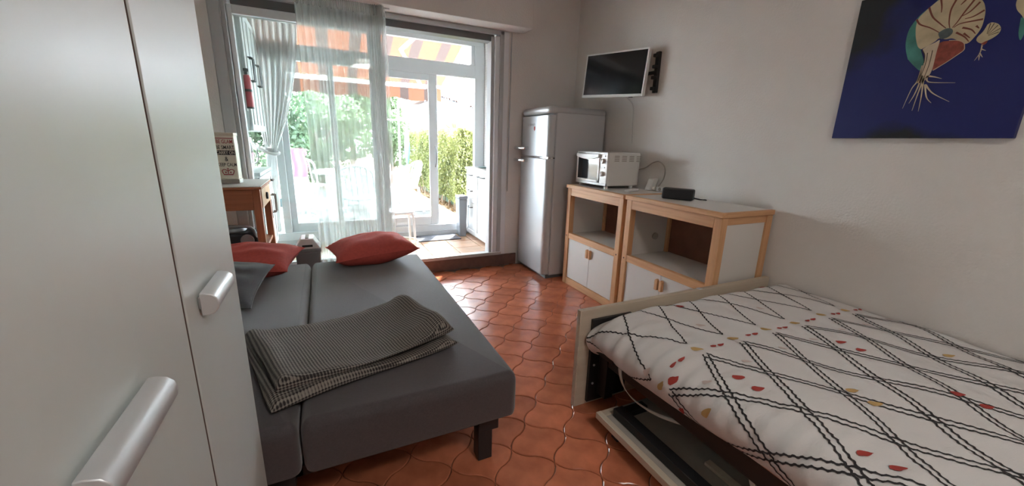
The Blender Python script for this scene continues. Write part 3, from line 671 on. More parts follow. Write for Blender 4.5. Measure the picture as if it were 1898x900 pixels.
# --- fold-down bed
bd = thing('fold_down_bed', (1.75, .4, 0), 'low fold-down wall bed with cream end board along the right wall', 'bed')
BY0, BY1 = -.75, 1.375
eb = part(bd, 'end_board', 'creamwood', (1.025, 2.405, 1.378, 1.404, 0, .508), bevel=.002)
part(eb, 'edge_strip', 'creamwood', (1.021, 1.025, 1.378, 1.404, 0, .508), bevel=.001)
part(eb, 'notch_pin', 'brushed', (1.80, 1.825, 1.380, 1.402, .500, .5105), bevel=.001)
part(bd, 'end_board', 'creamwood', (1.025, 2.405, -.80, -.776, 0, .508), bevel=.002)
mc = part(bd, 'lift_mechanism', 'black_metal', (1.085, 1.098, 1.372, 1.378, .02, .46), (1.085, 1.32, 1.362, 1.378, .02, .46), (1.10, 1.16, 1.22, 1.362, .30, .36), (1.14, 1.19, 1.30, 1.362, .06, .42), bevel=.002)
for (a, c) in ((1.11, .12), (1.11, .22), (1.11, .32), (1.20, .10), (1.25, .38)): M_().cyl((a, 1.362, c), (a, 1.358, c), .006, None, 8).build('bolt', 'brushed', mc)
part(bd, 'side_rail', 'black_metal', (1.145, 1.185, BY0, 1.34, .235, .325), bevel=.003)
part(bd, 'side_rail', 'black_metal', (2.33, 2.37, BY0, 1.34, .235, .325), bevel=.003)
part(bd, 'cross_rail', 'black_metal', (1.185, 2.33, 1.30, 1.34, .25, .31), bevel=.002); part(bd, 'cross_rail', 'black_metal', (1.185, 2.33, BY0, BY0+.04, .25, .31), bevel=.002)
for k in range(14):
    y = 1.245-k*.142
    mb = M_().grid(lambda a, b, y=y: (1.128+a*1.24, y-.03+.06*b, .332+.012*math.sin(PI*a)), 10, 1)
    mb.build('slat', 'redpine_x', bd, solid=.012)
# hanging white strap
def strap(pts, w=.022):
    q = smoothpath(pts, 8); mb = M_(); vs = []
    for p in q: vs += [p+Vector((0, w/2, 0.004)), p-Vector((0, w/2, .004))]
    mb.add(vs, [(2*i, 2*i+1, 2*i+3, 2*i+2) for i in range(len(q)-1)])
    return mb.build('strap', mat('webbing', (.62,.59,.53), .9), bd, solid=.003)
strap([(1.125, 1.20, .315), (1.118, 1.185, .27), (1.12, 1.15, .22), (1.135, 1.09, .19), (1.16, 1.0, .185), (1.20, .90, .20)])
strap([(1.19, .62, .30), (1.16, .60, .24), (1.17, .57, .17), (1.22, .52, .12)])
# front panel folded under the bed
fp = part(bd, 'front_panel', 'panel_grey', (1.045, 2.36, -.70, 1.20, .070, .088), bevel=.001)
part(fp, 'panel_edge', 'creamwood_y', (1.018, 1.045, -.70, 1.205, .064, .094), bevel=.002)
part(fp, 'panel_edge', 'creamwood', (1.045, 1.14, 1.17, 1.205, .066, .092), bevel=.002)
part(fp, 'batten', 'creamwood', (1.22, 1.25, .62, .80, .088, .10), bevel=.001)
lg = part(fp, 'folding_leg', 'black_metal', (1.075, 1.125, .62, 1.16, .089, .128), (1.125, 1.185, .62, .66, .089, .118), (1.06, 1.12, -.3, .50, .089, .12), (1.095, 1.24, 1.12, 1.16, .089, .12), bevel=.003)
for yy in (.70, .86, 1.02, 1.12): M_().cyl((1.10, yy, .128), (1.10, yy, .131), .005, None, 8).build('bolt', 'brushed', lg)
for (a, b) in ((1.06, 1.1), (2.3, 1.1), (1.06, -.6), (2.3, -.6)): part(bd, 'foot', 'black_plastic', (a, a+.04, b, b+.04, 0, .07))
part(bd, 'mattress', 'mattress_cloth', (1.155, 2.395, BY0+.03, 1.34, .338, .455), bevel=.03)

# --- duvet: cross-section from the left hem up and over to the wall
DPROF = [(1.150, .300), (1.118, .318), (1.094, .345), (1.083, .375), (1.083, .405), (1.098, .440), (1.128, .466), (1.175, .484), (1.24, .496), (1.32, .502), (1.50, .506), (1.80, .508), (2.10, .505), (2.30, .498), (2.405, .488)]
_q = smoothpath([(a, 0, b) for a, b in DPROF], 10); _px = np.array([v.x for v in _q]); _pz = np.array([v.z for v in _q])
_sl = np.concatenate([[0], np.cumsum(np.hypot(np.diff(_px), np.diff(_pz)))]); _sl = _sl - _sl[-1] + 2.405      # arc parameter equals x near the wall
SMIN = float(_sl[0])
def duvet(s, y):
    x = float(np.interp(s, _sl, _px)); z = float(np.interp(s, _sl, _pz))
    side = max(0, min(1, (1.22-s)/.18))                # 1 on the hanging side
    # far-end roll
    e = max(0, (y-1.27)/.095); z -= .075*e*e*(1-.5*side); 
    w = .004*math.sin(17*y+4*s)+.004*math.sin(9*y-13*s+1.3)+.0035*math.sin(31*s+7*y)*(.4+.6*math.sin(3*y+1)**2)
    z += w*(1-.5*side)
    # gathers running over the hanging edge
    g = (abs(math.sin(21*y+2.2*math.sin(5*y)))**2.2*.55+.45*math.sin(47*y+3*s)**2)
    band = math.exp(-((s-1.14)/.17)**2)
    x -= .020*g*band*side; z += .011*g*band
    z += .012*math.sin(4.1*y+.8)*side*(y < 1.2); x += .018*math.sin(3.3*y)*side
    return Vector((x, y, z))
dv = thing('duvet', (1.75, .4, .46), 'white duvet with black zigzag diamonds and red flecks on the bed', 'duvet')
NU, NV = 250, 300
M_().grid(lambda a, b: duvet(SMIN+(2.405-SMIN)*a, -.72+(1.362+.72)*b), NU, NV).build('cover', 'duvet_cloth', dv, angle=80)
def ribbon(mb, p0, p1, w, bead=True, ph=0, lift=.0016):
    L = math.hypot(p1[0]-p0[0], p1[1]-p0[1]); n = max(2, int(L/.005)); vs = []; c = 0
    du, dv_ = (p1[0]-p0[0])/L, (p1[1]-p0[1])/L
    for i in range(n+1):
        t = i/n; wob = .0022*math.sin(2*PI*t*L/.021+ph)
        s = p0[0]+(p1[0]-p0[0])*t-dv_*wob; y = p0[1]+(p1[1]-p0[1])*t+du*wob
        ww = w/2*(.78+.30*abs(math.sin(PI*t*L/.0105+ph)))
        if s < SMIN+.004 or s > 2.403 or y > 1.36 or y < -.71:
            if len(vs) >= 4: mb.add(vs, [(2*k, 2*k+1, 2*k+3, 2*k+2) for k in range(len(vs)//2-1)])
            vs = []; continue
        a = duvet(s, y); ds = (duvet(min(s+.004, 2.405), y)-duvet(s-.004, y)).normalized(); dy = (duvet(s, y+.004)-duvet(s, y-.004)).normalized()
        nn = ds.cross(dy).normalized()
        if nn.z < 0 and s > 1.2: nn = -nn
        tt = (ds*du+dy*dv_).normalized(); sd_ = nn.cross(tt).normalized()
        vs += [a+sd_*ww+nn*lift, a-sd_*ww+nn*lift]
    if len(vs) >= 4: mb.add(vs, [(2*k, 2*k+1, 2*k+3, 2*k+2) for k in range(len(vs)//2-1)])
PX, PO = .208, 1.24
lin = M_()
# upper band, single lines
for k in range(-4, 8):
    x = PO+PX*k
    for sg in (-1, 1):
        if .6 < x < 2.6: ribbon(lin, (x, .968), (x+sg*PX, 1.372), .0068, ph=k)
lin.build('single_lines', 'ink', dv)
dbl = M_()
yA = .882; dy = .174
def dline(p0, p1):
    L = math.hypot(p1[0]-p0[0], p1[1]-p0[1]); nx, ny = -(p1[1]-p0[1])/L, (p1[0]-p0[0])/L
    for o in (-.0105, .0105): ribbon(dbl, (p0[0]+nx*o, p0[1]+ny*o), (p1[0]+nx*o, p1[1]+ny*o), 0.0066, ph=o*300)
nrow = 8
for k in range(-4, 8):
    x = PO+PX*k
    for sg in (-1, 1): dline((x, yA), (x+sg*PX/2*nrow, yA-dy*nrow)) if .3 < x < 2.7 else None
for k in range(0, 5):
    for r in range(1, nrow):       # strands that come in from beyond the duvet edges
        pass
dbl.build('double_lines', 'ink', dv)
def fleck(kind, s, y, L, W, ang, jag=.25, seed=0):
    rn = random.Random(seed); pts = []
    n = 14
    for i in range(n):
        a = 2*PI*i/n; r = 1+rn.uniform(-jag, jag)*.6; u = L/2*math.cos(a)*r; v = W/2*math.sin(a)*r*(1.1-.5*math.cos(a))
        pts.append((s+u*math.cos(ang)-v*math.sin(ang), y+u*math.sin(ang)+v*math.cos(ang)))
    P = [duvet(max(a, SMIN+.004), min(b, 1.36)) for a, b in pts]; c = duvet(s, y)
    def nrm(a): 
        ds = (duvet(a[0]+.004, a[1])-duvet(a[0]-.004, a[1])); d2 = (duvet(a[0], a[1]+.004)-duvet(a[0], a[1]-.004)); return ds.cross(d2).normalized()
    n0 = nrm((s, y)); vs = [c+n0*.0022]+[p+n0*.0022 for p in P]
    M_().add(vs, [(0, i+1, (i+1) % n+1) for i in range(n)]).build(kind[0], kind[1], dv)
red, och, pnk = ('red_fleck', 'print_red'), ('ochre_fleck', 'print_ochre'), ('pale_fleck', 'print_pink')
for k in range(-1, 6):
    x = PO+PX*k
    fleck(och, x, .922, .046, .020, -.5, seed=k); fleck(red, x+PX/2-.018, .916, .032, .014, .1, seed=k+20); fleck(red, x+PX/2+.020, .913, .036, .014, .1, seed=k+40)
    fleck(pnk, x+PX/2, .79, .036, .013, -.6, seed=k+60)
    cells = {-1: None, 0: red, 1: None, 2: None, 3: red, 4: None}
for s_, y_, m_ in ((1.232, .742, red), (1.230, .672, red), (1.834, .728, red), (1.838, .664, red), (1.209, .374, red), (1.226, .313, red), (1.775, .378, red), (1.780, .318, red), (1.50, 1.31, red), (1.516, 1.254, red), (2.195, 1.29, red), (2.175, 1.345, red),
                   (1.075, .885, red), (.985, .835, red), (1.045, .735, och), (.90, .75, och), (1.492, .534, och), (1.480, .468, och), (2.135, .509, och), (1.05, 1.0, pnk), (1.44, 1.07, pnk), (1.86, 1.08, pnk), (1.5, .13, red), (1.49, .07, red), (2.05, .15, red), (1.2, -.05, och), (1.8, -.1, och)):
    fleck(m_, s_, y_, .042, .019, -.45, seed=int(s_*1000))

# --- wooden trolley by the window
tr = thing('kitchen_trolley', (-.62, 3.33, 0), 'small reddish wooden trolley with glass top by the window', 'trolley')
tx0, tx1, ty0, ty1, tz = -.86, -.402, 3.07, 3.60, .93
for (a, b) in ((tx0, ty0), (tx1-.045, ty0), (tx0, ty1-.045), (tx1-.045, ty1-.045)): part(tr, 'leg', 'redpine', (a, a+.045, b, b+.045, 0, tz-.022))
part(tr, 'apron', 'redpine_x', (tx0+.045, tx1-.045, ty0+.006, ty0+.026, tz-.16, tz-.022)); part(tr, 'apron', 'redpine_x', (tx0+.045, tx1-.045, ty1-.026, ty1-.006, tz-.16, tz-.022))
dw = part(tr, 'drawer_front', 'pine', (tx1-.018, tx1+.004, ty0+.05, ty1-.05, tz-.155, tz-.03))
M_().cyl((tx1+.004, (ty0+ty1)/2, tz-.095), (tx1+.016, (ty0+ty1)/2, tz-.095), .026, .024, 18).build('knob', 'black_plastic', dw)
part(tr, 'top', 'redpine_x', (tx0-.01, tx1+.012, ty0-.01, ty1+.01, tz-.022, tz-.006)); part(tr, 'glass_plate', 'melamine', (tx0-.008, tx1+.010, ty0-.008, ty1+.008, tz-.006, tz), bevel=.002)
part(tr, 'lower_shelf', 'redpine_x', (tx0+.01, tx1-.01, ty0+.01, ty1-.01, .475, .495)); part(tr, 'lower_shelf', 'redpine_x', (tx0+.01, tx1-.01, ty0+.01, ty1-.01, .12, .14))
# --- printed tin
def textmesh(s, size, align='CENTER'):
    cu = bpy.data.curves.new('lettering', 'FONT'); cu.body = s; cu.size = size; cu.align_x = align; cu.offset = size*.012
    ob = bpy.data.objects.new('lettering', cu); COL.objects.link(ob)
    dg = bpy.context.evaluated_depsgraph_get(); me = bpy.data.meshes.new_from_object(ob.evaluated_get(dg))
    vs = [tuple(v.co) for v in me.vertices]; fs = [tuple(p.vertices) for p in me.polygons]
    bpy.data.objects.remove(ob); bpy.data.curves.remove(cu); bpy.data.meshes.remove(me); return vs, fs
tn = thing('printed_tin', (-.588, 3.30, tz), 'cream tin printed with slogans and a red crown on the trolley', 'tin', rz=R(-5))
tw, td, th = .112, .085, .335
mat('tin_cream', (.72,.66,.55), .45, var=.04); mat('tin_base', (.42,.38,.35), .3, metal=.5)
M_().box(-tw/2, tw/2, -td/2, td/2, .03, th).build('body', 'tin_cream', tn, bevel=.006, world=False)
M_().box(-tw/2-.003, tw/2+.003, -td/2-.003, td/2+.003, .001, .032).build('base', 'tin_base', tn, bevel=.004, world=False)
M_().box(-tw/2-.002, tw/2+.002, -td/2-.002, td/2+.002, th-.018, th+.002).build('rim', 'tin_cream', tn, bevel=.003, world=False)
def letter(s, size, z, m, x=0):
    vs, fs = textmesh(s, size); mb = M_().add([(v[0]*.70+x, -td/2-.0008, z+v[1]) for v in vs], fs); mb.build('lettering', m, tn, world=False)
mat('tin_red', (.38,.05,.06), .6); mat('tin_black', (.03,.028,.028), .6)
M_().box(-tw/2+.004, tw/2-.004, -td/2-.0006, -td/2+.001, .298, .303).build('printed_line', 'tin_red', tn, world=False)
letter('BE GLAM', .034, .268, 'tin_red'); letter('BE SMART', .034, .230, 'tin_black')
M_().box(-tw/2+.001, tw/2-.001, -td/2-.0005, -td/2+.001, .192, .222).build('printed_band', 'tin_black', tn, world=False)
letter('CARRY ON', .030, .197, 'tin_cream'); letter('&', .042, .152, 'tin_black'); letter('KEEP CALM', .031, .118, 'tin_black')
cw = M_(); zc = .062
cw.tube([(-.027, -td/2-.001, zc), (.027, -td/2-.001, zc)], .0035, 6); cw.tube(smoothpath([(-.027, -td/2-.001, zc+.004), (-.034, -td/2-.001, zc+.026), (-.018, -td/2-.001, zc+.035), (0, -td/2-.001, zc+.024), (.018, -td/2-.001, zc+.035), (.034, -td/2-.001, zc+.026), (.027, -td/2-.001, zc+.004)], 6), .0026, 6)
cw.tube([(0, -td/2-.001, zc+.005), (0, -td/2-.001, zc+.038)], .0024, 6); cw.tube([(-.006, -td/2-.001, zc+.040), (.006, -td/2-.001, zc+.040)], .0024, 6)
for a in (-.014, .014): cw.tube([(a, -td/2-.001, zc+.010), (a, -td/2-.001, zc+.02)], .004, 6)
cw.build('crown_emblem', 'tin_red', tn, world=False)
# --- radio on the trolley shelf
rd = thing('portable_radio', (-.62, 3.28, .495), 'grey and black portable CD radio on the trolley shelf', 'radio')
mat('radio_grey', (.30,.31,.32), .4, metal=.4)
bodyp = [(-.15, -.10), (-.165, -.02), (-.14, .09), (.14, .09), (.165, -.02), (.15, -.10)]
M_().prism([(-.62+a, 3.28+b, .4955) for a, b in bodyp], (0, 0, .10)).build('body', 'black_plastic', rd, bevel=.02, seg=3)
M_().lathe([(.075, 0), (.085, .012), (.08, .03), (.05, .036), (.001, .038)], (-.62, 3.275, .594), 28).build('disc_lid', 'radio_grey', rd)
M_().tube(smoothpath([(-.762, 3.20, .55), (-.755, 3.185, .62), (-.70, 3.18, .645), (-.54, 3.18, .645), (-.485, 3.185, .62), (-.478, 3.20, .55)], 6), .011, 8).build('carry_handle', 'radio_grey', rd)
for a in (-.715, -.525): M_().cyl((a, 3.184, .545), (a, 3.172, .545), .042, .040, 24).build('speaker', 'radio_grey', rd)
# --- swing-lid bin between sofa and door
bn = thing('swing_bin', (-.16, 3.27, 0), 'slim grey waste bin with white peaked lid behind the sofa', 'bin')
def taper(x0, x1, y0, y1, z0, z1, k): 
    return M_().add([(x0+k, y0+k, z0), (x1-k, y0+k, z0), (x1-k, y1-k, z0), (x0+k, y1-k, z0), (x0, y0, z1), (x1, y0, z1), (x1, y1, z1), (x0, y1, z1)], [(0,3,2,1),(4,5,6,7),(0,1,5,4),(1,2,6,5),(2,3,7,6),(3,0,4,7)])
mat('bin_grey', (.24,.25,.26), .5)
taper(-.245, -.075, 3.19, 3.35, 0, .42, .02).build('bucket', 'bin_grey', bn, bevel=.008)
part(bn, 'rim', 'bin_grey', (-.25, -.07, 3.185, 3.355, .42, .445), bevel=.006)
M_().prism([(-.248, 3.19, .445), (-.072, 3.19, .445), (-.118, 3.19, .525), (-.202, 3.19, .525)], (0, .16, 0)).build('lid', 'white_plastic', bn, bevel=.006)
M_().obox((-.195, 3.188, .462), (.07, 0, 0), (0, .004, 0), (0, 0, .016)).build('slot', 'black_plastic', bn)
part(bn, 'lid_clip', 'panel_grey', (-.172, -.148, 3.20, 3.34, .518, .530))

# --- sheer curtain on the room side, tied curtain on the veranda side
def _sheer():
    o = thing('sheer_curtain', (.2, 3.54, 2.25), 'gauzy white sheer curtain hanging over the left half of the sliding door', 'curtain')
    def fn(a, b):
        z = 2.262-(2.262-.06)*b
        x = -.105+.55*a + .022*b*(1-a)
        f = .016+.010*b
        y = 3.535+1.2*f*math.sin(2*PI*(a*10.5+.5*math.sin(3*a+.7*b)))*(.55+.45*math.sin(13*a+1))+.004*math.sin(2*PI*a*24+2*b)
        return (x, y, z)
    M_().grid(fn, 330, 24).build('panel', 'sheer', o, angle=80)
    def fb(a, b):
        z = 2.262-(2.262-.05)*b; x = .425+.095*a+.012*math.sin(3*b)+.006*math.sin(40*a)
        y = 3.53+.034*math.sin(2*PI*(a*7.5)+.6*math.sin(4*b))+.01*math.sin(2*PI*a*15)
        return (x, y, z)
    M_().grid(fb, 150, 24).build('gathered_edge', 'sheer', o, angle=80)
    def hd(a, b): return (-.105+.62*a, 3.522+.006*math.sin(2*PI*a*40), 2.262-.075*b)
    M_().grid(hd, 200, 3).build('heading_tape', 'sheer', o, angle=80)
    M_().tube([(-.56, 3.54, 2.247), (.56, 3.54, 2.247)], .006, 8).build('rail', 'alu_grey', o)
    for k in range(9): M_().box(-.09+k*.075, -.08+k*.075, 3.528, 3.54, 2.185, 2.215).build('hook', 'alu_dark', o)
_sheer()
def _tied():
    o = thing('tied_curtain', (-.4, 4.72, 2.45), 'white cotton curtain tied back at the left of the veranda glazing', 'curtain')
    yc = 4.745
    def fn(a, b):
        z = 2.47-(2.47-.27)*b; zt = (z-1.10)
        # right edge sweeps in to the tie at z = 1.10
        if z > 1.10: k = (2.47-z)/1.37; k = k**1.9; xl = -.62+(.10)*k; xr = -.13-(.30)*k
        else: k = (1.10-z)/.83; xl = -.52-.08*k; xr = -.43+.0*k-.03*k
        w = xr-xl; x = xl+w*a
        amp = .018+.010*min(1, w/.5)
        y = yc+amp*math.sin(2*PI*a*9+.5*math.sin(5*a))+.006*math.sin(2*PI*a*21+b*3)
        return (x, y, z)
    M_().grid(fn, 220, 60).build('panel', 'curtain_cloth', o, angle=80)
    M_().tube(smoothpath([(-.80, 4.70, 1.27), (-.62, 4.698, 1.17), (-.52, 4.700, 1.10), (-.44, 4.703, 1.08), (-.41, 4.75, 1.09), (-.46, 4.79, 1.11), (-.56, 4.79, 1.14)], 6), .016, 8).build('tie_back', 'curtain_cloth', o)
    M_().tube([(-1.1, yc, 2.475), (.1, yc, 2.475)], .009, 8).build('rail', 'alu_dark', o)
_tied()

# --- added fill lamp, unseen behind the viewer, brightens the room side
lp = thing('added_fill_lamp', (.85, -.75, HC), 'added round fill lamp under the ceiling, out of view', 'lamp')
M_().lathe([(.19, 0), (.19, -.03), (.001, -.03)][::-1], (.85, -.75, HC)).build('base', 'white_plastic', lp)
_em = bpy.data.materials.new('opal'); _em.use_nodes = True; _b = _em.node_tree.nodes['Principled BSDF']; _b.inputs['Base Color'].default_value = (.9,.88,.84,1); _b.inputs['Emission Color'].default_value = (1,.93,.83,1); _b.inputs['Emission Strength'].default_value = 2.0; MATS['opal'] = _em
M_().lathe([(.001, -.10), (.09, -.095), (.15, -.07), (.18, -.03)], (.85, -.75, HC)).build('shade', 'opal', lp)
ld = bpy.data.lights.new('fill_light', 'AREA'); ld.shape = 'DISK'; ld.size = .5; ld.energy = FILL_W; ld.color = (1, .97, .93)
lo = bpy.data.objects.new('fill_light', ld); COL.objects.link(lo); lo.parent = lp; lo.location = (0, 0, -.13)

# ================================================================== VERANDA
mat('kitchen_white', (.64,.665,.67), .4); mat('worktop', (.42,.44,.44), .35, var=.1, vscale=40); mat('handle_black', (.03,.03,.032), .4)
def shaker(p, name, x, y0, y1, z0, z1, out=1):        # framed front facing +x (out=1) or -x
    a, b = (x, x+.018) if out > 0 else (x-.018, x)
    d = part(p, name, 'kitchen_white', (a, b, y0, y0+.05, z0, z1), (a, b, y1-.05, y1, z0, z1), (a, b, y0+.05, y1-.05, z0, z0+.05), (a, b, y0+.05, y1-.05, z1-.05, z1), bevel=.002)
    ia, ib = (x, x+.010) if out > 0 else (x-.010, x)
    part(d, 'inset_panel', 'kitchen_white', (ia, ib, y0+.05, y1-.05, z0+.05, z1-.05), bevel=0)
    return d
def bow(p, a, b, out, r=.006):
    a, b = Vector(a), Vector(b); n = Vector((out*.032, 0, 0))
    return M_().tube(smoothpath([a, a+n*.9+(b-a)*.02, a+n+(b-a)*.1, b+n-(b-a)*.1, b+n*.9-(b-a)*.02, b], 4), r, 8).build('handle', 'handle_black', p)
kx = -.512
for k, (y0, y1) in enumerate(((3.88, 4.28), (4.282, 4.69))):
    c = thing('base_unit', (-.82, (y0+y1)/2, ZV), ['white kitchen base unit just behind the sliding door frame', 'white kitchen base unit beside the tied curtain'][k], 'cabinet', 'white base units on the veranda left')
    part(c, 'carcass', 'kitchen_white', (-1.12, kx, y0, y1, ZV+.10, .925)); part(c, 'kick_board', 'kitchen_white', (-1.12, kx-.05, y0, y1, ZV, ZV+.10))
    d = shaker(c, 'drawer', kx, y0+.003, y1-.003, .765, .915); bow(d, (kx+.018, (y0+y1)/2-.06, .84), (kx+.018, (y0+y1)/2+.06, .84), 1)
    ym = (y0+y1)/2
    for (a, b, hy) in ((y0+.003, ym-.0015, ym-.04), (ym+.0015, y1-.003, ym+.04)):
        d = shaker(c, 'door', kx, a, b, ZV+.105, .755); bow(d, (kx+.018, hy, .53), (kx+.018, hy, .70), 1)
tag(part(None, 'worktop', 'worktop', (-1.14, kx+.025, 3.87, 4.70, .925, .955), bevel=.003), 'grey kitchen worktop along the veranda left', 'worktop')
for k, (y0, y1) in enumerate(((3.88, 4.28), (4.282, 4.69))):
    c = thing('wall_unit', (-.82, (y0+y1)/2, 1.29), ['white wall unit hung nearest the sliding door frame', 'white wall unit hung beside the tied curtain'][k], 'cabinet', 'white wall units on the veranda left')
    part(c, 'carcass', 'kitchen_white', (-1.14, kx, y0, y1, 1.29, 2.21))
    ym = (y0+y1)/2
    for (a, b, hy) in ((y0+.003, ym-.0015, ym-.035), (ym+.0015, y1-.003, ym+.035)):
        d = shaker(c, 'door', kx, a, b, 1.295, 2.205); bow(d, (kx+.018, hy, 1.69), (kx+.018, hy, 1.87), 1)
mw = thing('microwave', (-.75, 4.3, .955), 'white microwave on the kitchen worktop behind the door frame', 'microwave')
part(mw, 'housing', 'white_enamel', (-1.02, -.60, 4.02, 4.50, .97, 1.24), bevel=.008)
md_ = part(mw, 'door', 'white_plastic', (-.60, -.585, 4.03, 4.40, .98, 1.23), bevel=.005)
ell = [(-.584, 4.215+.14*math.cos(R(a))**1 , 1.105+.095*math.sin(R(a))) for a in range(0, 360, 12)]
M_().prism(ell, (.003, 0, 0)).build('window', 'dark_glass', md_)
M_().tube(smoothpath([(-.585, 4.385, 1.20), (-.555, 4.385, 1.17), (-.55, 4.385, 1.10), (-.555, 4.385, 1.03), (-.585, 4.385, 1.0)], 5), .008, 8).build('door_handle', 'chrome', md_)
for kz in (1.17, 1.08): M_().cyl((-.60, 4.45, kz), (-.578, 4.45, kz), .022, .02, 16).build('knob', 'melamine', mw)
for (a, b) in ((-.98, 4.06), (-.64, 4.06), (-.98, 4.46), (-.64, 4.46)): M_().cyl((a, b, .955), (a, b, .972), .014).build('foot', 'black_plastic', mw)
fe = thing('fire_extinguisher', (-.50, 3.845, 1.45), 'slim red extinguisher with black band beside the sliding door frame', 'extinguisher')
mat('signal_red', (.55,.05,.07), .35)
ex, ey = -.492, 3.845
M_().lathe([(.001, 0), (.022, .002), (.026, .012), (.026, .22), (.020, .245), (.012, .25), (.001, .25)], (ex, ey, 1.46)).build('cylinder', 'signal_red', fe)
M_().lathe([(.001, 0), (.012, 0), (.012, .03), (.018, .032), (.018, .05), (.001, .052)], (ex, ey, 1.705)).build('valve', 'black_plastic', fe)
M_().lathe([(.0275, 0), (.0275, .018)], (ex, ey, 1.585)).build('band', 'black_plastic', fe)
M_().lathe([(.027, 0), (.027, .012)], (ex, ey, 1.46)).build('base_ring', 'black_plastic', fe)
part(fe, 'bracket', 'alu_white', (ex-.045, ex-.02, ey-.02, ey+.03, 1.44, 1.72))

# narrow unit on the right of the veranda
ru = thing('drawer_unit', (1.74, 4.40, ZV), 'shallow white drawer unit at the right of the veranda', 'cabinet')
rx = 1.635; ry0, ry1, rym = 3.88, 4.78, 4.44
part(ru, 'carcass', 'kitchen_white', (rx, XVR-.005, ry0, ry1, ZV+.02, .925)); part(ru, 'kick_board', 'kitchen_white', (rx+.02, XVR-.005, ry0, ry1, ZV, ZV+.02))
zz = ZV+.03
for (a, b) in ((.735, .915), (.535, .725), (ZV+.03, .525)):
    d = shaker(ru, 'drawer', rx, rym+.004, ry1-.004, a, b, -1); bow(d, (rx-.018, rym+.10, b-.05), (rx-.018, ry1-.10, b-.05), -1, .006)
d = shaker(ru, 'door', rx, 4.02, rym-.002, ZV+.03, .915, -1); bow(d, (rx-.018, 4.14, .865), (rx-.018, 4.32, .865), -1, .006)
tag(part(None, 'worktop', 'worktop', (rx-.03, XVR-.003, ry0, ry1+.01, .925, .955), bevel=.004), 'narrow grey worktop on the shallow drawer unit', 'worktop')
tag(M_().lathe([(.001, 0), (.05, 0), (.08, .012), (.082, .016), (.05, .008), (.001, .006)], (1.75, 4.50, .955)).build('saucer', mat('teal_glaze', (.35,.50,.48), .3)), 'pale teal dish on the narrow grey worktop', 'dish')
# grey waste bin next to it
tb = thing('pedal_bin', (1.53, 4.69, ZV), 'tall slim grey waste bin beside the white drawer unit', 'bin')
mat('bin_blue', (.22,.24,.27), .5)
taper(1.463, 1.570, 4.60, 4.76, ZV, .57, .012).build('bucket', 'bin_blue', tb, bevel=.008)
part(tb, 'lid', 'bin_blue', (1.459, 1.574, 4.595, 4.765, .57, .61), bevel=.01)
tag(part(None, 'door_mat', mat('mat_grey', (.10,.105,.12), .95, bump=.5, bscale=300), (.93, 1.45, 4.48, 4.76, ZV+.001, ZV+.012), bevel=.004), 'dark grey door mat in front of the open glass door', 'mat')
# white tubular stool
st = thing('white_stool', (.665, 4.17, ZV), 'white tubular stool with round seat in the veranda', 'stool')
M_().lathe([(.001, -.012), (.155, -.012), (.17, 0), (.168, .012), (.15, .018), (.001, .012)], (.665, 4.17, .53)).build('seat', 'white_plastic', st)
for a in (45, 135, 225, 315):
    ca, sa = math.cos(R(a)), math.sin(R(a)); 
    M_().tube(smoothpath([(.665+.05*ca, 4.17+.05*sa, .517), (.665+.15*ca, 4.17+.15*sa, .512), (.665+.178*ca, 4.17+.178*sa, .48), (.665+.20*ca, 4.17+.20*sa, ZV+.01)], 6), .0125, 10).build('leg', 'white_plastic', st)
M_().tube([(.665+.192*math.cos(2*PI*k/24), 4.17+.192*math.sin(2*PI*k/24), .21) for k in range(24)], .007, 8, closed=True).build('foot_ring', 'white_plastic', st)

# ================================================================== OUTSIDE
ZG = .04
struct('ground', M_().box(-14, 14, Y2+.1, 40, -.2, ZG-.012), mat('garden_soil', (.16,.12,.085), .95, var=.4, vscale=14, bump=.4, bscale=40), 'brown garden soil beyond the terrace')
tc_ = root('paving', (0, 8, ZG), 'pale stone paving slabs of the terrace')
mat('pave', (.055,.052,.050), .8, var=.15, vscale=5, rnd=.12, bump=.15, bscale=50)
pv = None
for i in range(-9, 4):
    for j in range(0, 11):
        x = .05+i*.5; y = Y2+.36+j*.5
        if x > 1.75: continue
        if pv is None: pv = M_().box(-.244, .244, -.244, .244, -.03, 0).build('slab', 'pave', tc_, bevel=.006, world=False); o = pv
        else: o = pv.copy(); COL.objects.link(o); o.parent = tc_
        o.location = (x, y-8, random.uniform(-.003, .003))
struct('trim_2', M_().box(1.80, 1.90, Y2+.1, 10.5, ZG-.03, ZG+.07), mat('kerb', (.40,.38,.36), .9, var=.2, vscale=12), 'grey kerb between paving and hedge bed', bevel=.01)
def leafmat(name, col, tr=.5):
    return mat(name, col, .55, var=.35, vscale=3, trans=tr)
leafmat('leaf_hedge', (.155,.165,.055)); leafmat('leaf_dark', (.070,.105,.06)); leafmat('leaf_mid', (.10,.14,.07)); leafmat('leaf_pale', (.13,.165,.095)); leafmat('blossom', (.22,.17,.175)); leafmat('leaf_yucca', (.20,.27,.13)); leafmat('leaf_brown', (.25,.16,.08), .3)
mat('bark', (.16,.11,.09), .9, var=.2, vscale=20, bump=.5, bscale=30); mat('twig', (.22,.15,.10), .9)
